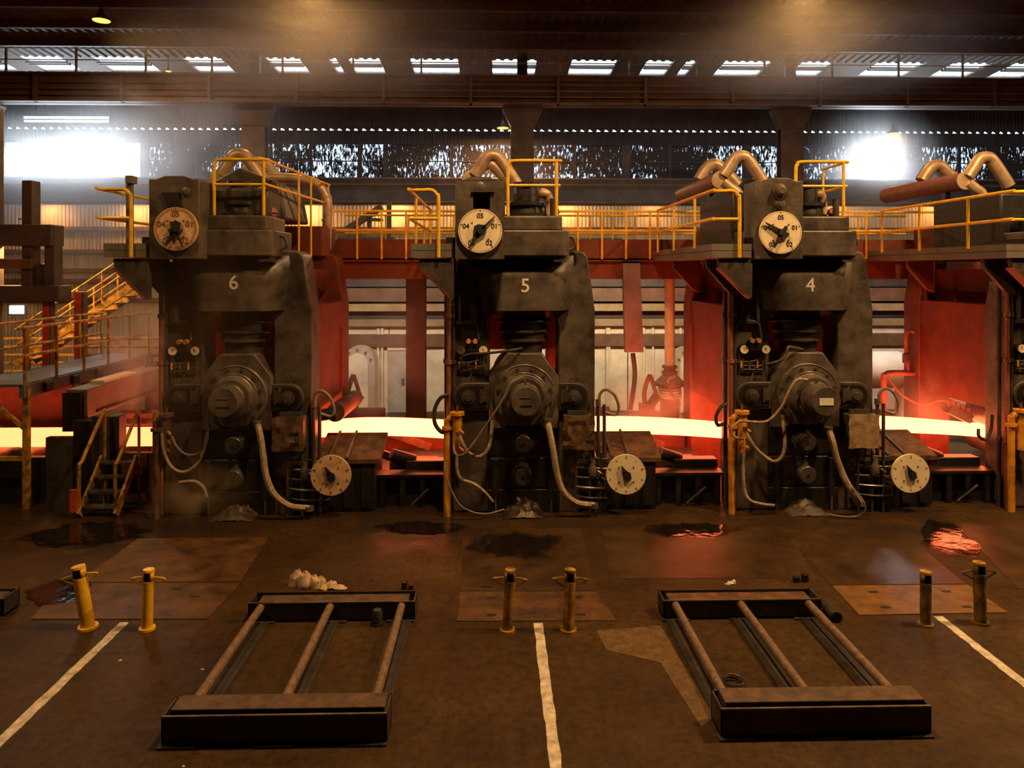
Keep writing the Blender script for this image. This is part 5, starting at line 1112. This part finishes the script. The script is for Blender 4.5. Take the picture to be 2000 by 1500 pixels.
# rags, cans, scraps
def blob(name, lab, cat, pts, m, seed, grp=None):
    rnd = random.Random(seed); b = MB()
    for (px, py, wx_, h) in pts:
        c = FL(px, py); s_ = c.y / F_PX; rx = wx_ * s_; hh = h * s_; n_, m_ = 10, 6; vs, fs = [], []
        for j in range(m_):
            ph = math.pi / 2 * j / (m_ - 1)
            for i in range(n_):
                a_ = 2 * math.pi * i / n_; k_ = 1 + rnd.uniform(-.28, .28)
                vs.append((c.x + rx * math.cos(a_) * math.cos(ph) * k_, c.y + rx * .7 * math.sin(a_) * math.cos(ph) * k_, hh * math.sin(ph) * (1 + rnd.uniform(-.25, .25))))
        for j in range(m_ - 1):
            for i in range(n_): fs.append((j * n_ + i, j * n_ + (i + 1) % n_, (j + 1) * n_ + (i + 1) % n_, (j + 1) * n_ + i))
        fs.append([i for i in range(n_)][::-1])
        b.add(vs, fs)
    return tag(b.build(name, m, smooth=50), lab, cat, grp)
blob('rag_heap', 'heap of crumpled cream rags behind the left storage rack', 'rags', [(580, 1142, 14, 26), (598, 1146, 18, 27), (615, 1147, 14, 22), (626, 1145, 12, 18), (645, 1148, 16, 12), (665, 1150, 14, 7)], M_CLOTH, 3)
blob('yellow_rag', 'small lemon-yellow rag beside the cream rag heap', 'rag', [(632, 1152, 8, 9)], M_LEMON, 4)
blob('white_scrap', 'small white scrap lying behind the right storage rack', 'scrap', [(1425, 1141, 8, 5), (1433, 1139, 5, 7)], M_WHITE, 5)
for i, (px, py) in enumerate(((235, 1290), (358, 1497), (395, 1308))): blob('litter_scrap', 'tiny pale scrap of litter on the bare floor', 'litter', [(px, py, 3, 2)], M_LEMON, 10 + i, 'floor litter')
for px, py, r_, h_, lab in ((790, 1150, .045, .1, 'black can behind the right end of the left rack, taller one'), (803, 1152, .04, .075, 'black can behind the right end of the left rack, middle one'), (810, 1163, .04, .06, 'low black can at the rear corner of the left rack'), (1555, 1136, .05, .07, 'low black can behind the right storage rack'), (1572, 1135, .055, .1, 'taller black can behind the right storage rack')):
    p_ = FL(px, py); o = thing('black_can', lab, 'can', tuple(p_), 'black cans near the racks')
    MB().lathe((p_.x, p_.y, 0), (0, 0, 1), [(0, r_), (h_, r_), (h_, r_ * .85), (h_ * .5, r_ * .83)], 16).build('can_body', M_RUB, o); MB().lathe((p_.x, p_.y, h_ - .012), (0, 0, 1), [(0, r_ * 1.05), (.012, r_ * 1.05)], 16).build('rim', M_BLACK, o)
a, c = FL(1612, 1190), FL(1634, 1217); o = thing('loose_pipe', 'short loose pipe lying at the rear corner of the right rack', 'pipe', ((a.x + c.x) / 2, (a.y + c.y) / 2, 0))
MB().cyl((a.x, a.y, .075), (c.x, c.y, .075), .075, n=18).build('pipe_body', M_RACK, o); MB().cyl((c.x, c.y, .075), tuple(Vector((c.x, c.y, .075)) + (c - a).normalized() * .004), .058, n=16).build('bore', M_INK, o)
p_ = FL(740, 1210); o = thing('round_stub', 'short round steel stub standing at the rear beam of the left rack', 'stub', tuple(p_))
p_.y = ye + .013
MB().lathe((p_.x, p_.y - .1, 0), (0, 0, 1), [(0, .07), (.16, .07), (.2, .055), (.21, .02)], 16).build('stub_body', M_RACK, o); MB().cyl((p_.x, p_.y - .1, 0), (p_.x, p_.y - .1, .03), .085, n=16).build('stub_foot', M_RACK, o)
p_ = FL(1432, 1338); tag(MB().tube([(p_.x + .12 * math.cos(t_), p_.y + .1 * math.sin(t_), .02 + .006 * t_) for t_ in [k_ * .5 for k_ in range(17)]], .012, 6, 2).build('wire_coil', M_RUB), 'small coil of black wire at the inner corner of the right rack', 'wire')
# ================================================================== STEAM AND HAZE (real volumes)
def steam(name, lab, c, size, dens, scale, col=(1, 1, 1), aniso=.35, lo=.42, hi=.75, stretch=(1, 1, 1), rot=(0, 0, 0)):
    m = bpy.data.materials.new(name); m.use_nodes = True; nt = m.node_tree; nt.nodes.clear(); L, N = nt.links.new, nt.nodes.new
    o = N('ShaderNodeOutputMaterial'); v = N('ShaderNodeVolumeScatter'); v.inputs['Color'].default_value = (*col, 1); v.inputs['Anisotropy'].default_value = aniso
    L(v.outputs[0], o.inputs['Volume'])
    if scale:
        tc = N('ShaderNodeTexCoord'); mp = N('ShaderNodeMapping'); mp.inputs['Scale'].default_value = stretch; L(tc.outputs['Object'], mp.inputs[0])
        n = N('ShaderNodeTexNoise'); n.inputs['Scale'].default_value = scale; n.inputs['Detail'].default_value = 3; n.inputs['Roughness'].default_value = .55; n.inputs['Distortion'].default_value = .6
        L(mp.outputs[0], n.inputs['Vector'])
        mr = N('ShaderNodeMapRange'); mr.inputs['From Min'].default_value = lo; mr.inputs['From Max'].default_value = hi; L(n.outputs['Fac'], mr.inputs['Value'])
        ln = N('ShaderNodeVectorMath'); ln.operation = 'LENGTH'; L(tc.outputs['Object'], ln.inputs[0])
        sp = N('ShaderNodeMapRange'); sp.interpolation_type = 'SMOOTHSTEP'; sp.inputs['From Min'].default_value = 1; sp.inputs['From Max'].default_value = .15; L(ln.outputs['Value'], sp.inputs['Value'])
        mu = N('ShaderNodeMath'); mu.operation = 'MULTIPLY'; L(mr.outputs[0], mu.inputs[0]); L(sp.outputs[0], mu.inputs[1])
        m2 = N('ShaderNodeMath'); m2.operation = 'MULTIPLY'; m2.inputs[1].default_value = dens; L(mu.outputs[0], m2.inputs[0]); L(m2.outputs[0], v.inputs['Density'])
    else: v.inputs['Density'].default_value = dens
    me = MB()
    if scale: me.lathe((0, 0, -1), (0, 0, 1), [(1 - math.cos(R(t)), math.sin(R(t))) for t in range(0, 181, 15)], 20)
    else: me.box(-1, 1, -1, 1, -1, 1)
    mesh = bpy.data.meshes.new(name); mesh.from_pydata([tuple(p) for p in me.v], [], me.f); mesh.materials.append(m)
    ob = bpy.data.objects.new(name, mesh); COL.objects.link(ob); ob.location = c; ob.scale = size; ob.rotation_euler = rot
    ob['kind'] = 'stuff'; tag(ob, lab, 'steam'); return ob
if HAZE:
    S = lambda nm, lab, px, py, Y, size, d, sc_=1.5, **k: steam(nm, lab, tuple(W(px, py, Y)), size, d, sc_, **k)
    S('steam_plume', 'thick white steam glowing in front of the left open window', 170, 320, 29.3, (8, 2.3, 3.4), .26, 1.7, aniso=.5, lo=.3, hi=.7)
    S('steam_plume', 'grey steam rising past the column above mill stand six', 380, 245, 25.0, (5.5, 3.2, 2.95), .22, 1.6, aniso=.3, lo=.38)
    S('steam_plume', 'bluish haze glowing around the open window behind stand four', 1705, 340, 30.0, (3.6, 1.7, 3.5), .24, 1.2, aniso=.5, lo=.2, hi=.6)
    S('steam_plume', 'pink steam over the strip at the left side of stand six', 275, 690, 16.6, (1.3, 1.7, 1.9), .55, 1.6)
    S('steam_plume', 'faint red mist in the gap between stands six and five', 750, 680, 17.6, (2.3, 1.4, 2.4), .3, 1.4)
    S('steam_plume', 'red mist above the strip between stands five and four', 1290, 770, 16.8, (1.7, 1.3, 1.3), .6, 1.6)
    S('steam_plume', 'red mist above the strip right of stand four', 1825, 760, 16.6, (1.6, 1.3, 1.5), .5, 1.6)
    S('steam_plume', 'brown steam puff creeping over the floor at the foot of stand six', 385, 960, 13.3, (1.15, .8, .7), 1.6, 1.7, col=(1, .72, .42))
    S('steam_plume', 'thin steam veil hanging in front of stand six', 380, 640, 12.95, (2.2, .8, 3.2), .2, 1.5, lo=.35, col=(1, .78, .55))
    S('roof_smoke', 'orange-brown smoke drifting under the roof above stand six', 640, 88, 20.5, (6.5, 4.2, 1.85), .2, 1.4, lo=.3)
    S('roof_smoke', 'orange-brown smoke drifting under the roof above stand four', 1580, 88, 20.5, (6.5, 4.2, 1.85), .2, 1.4, lo=.3)
    S('steam_plume', 'pale haze sinking in front of the cladding left of stand six', 190, 430, 26.5, (6.5, 2.6, 3.6), .13, 1.5, lo=.3, aniso=.4)
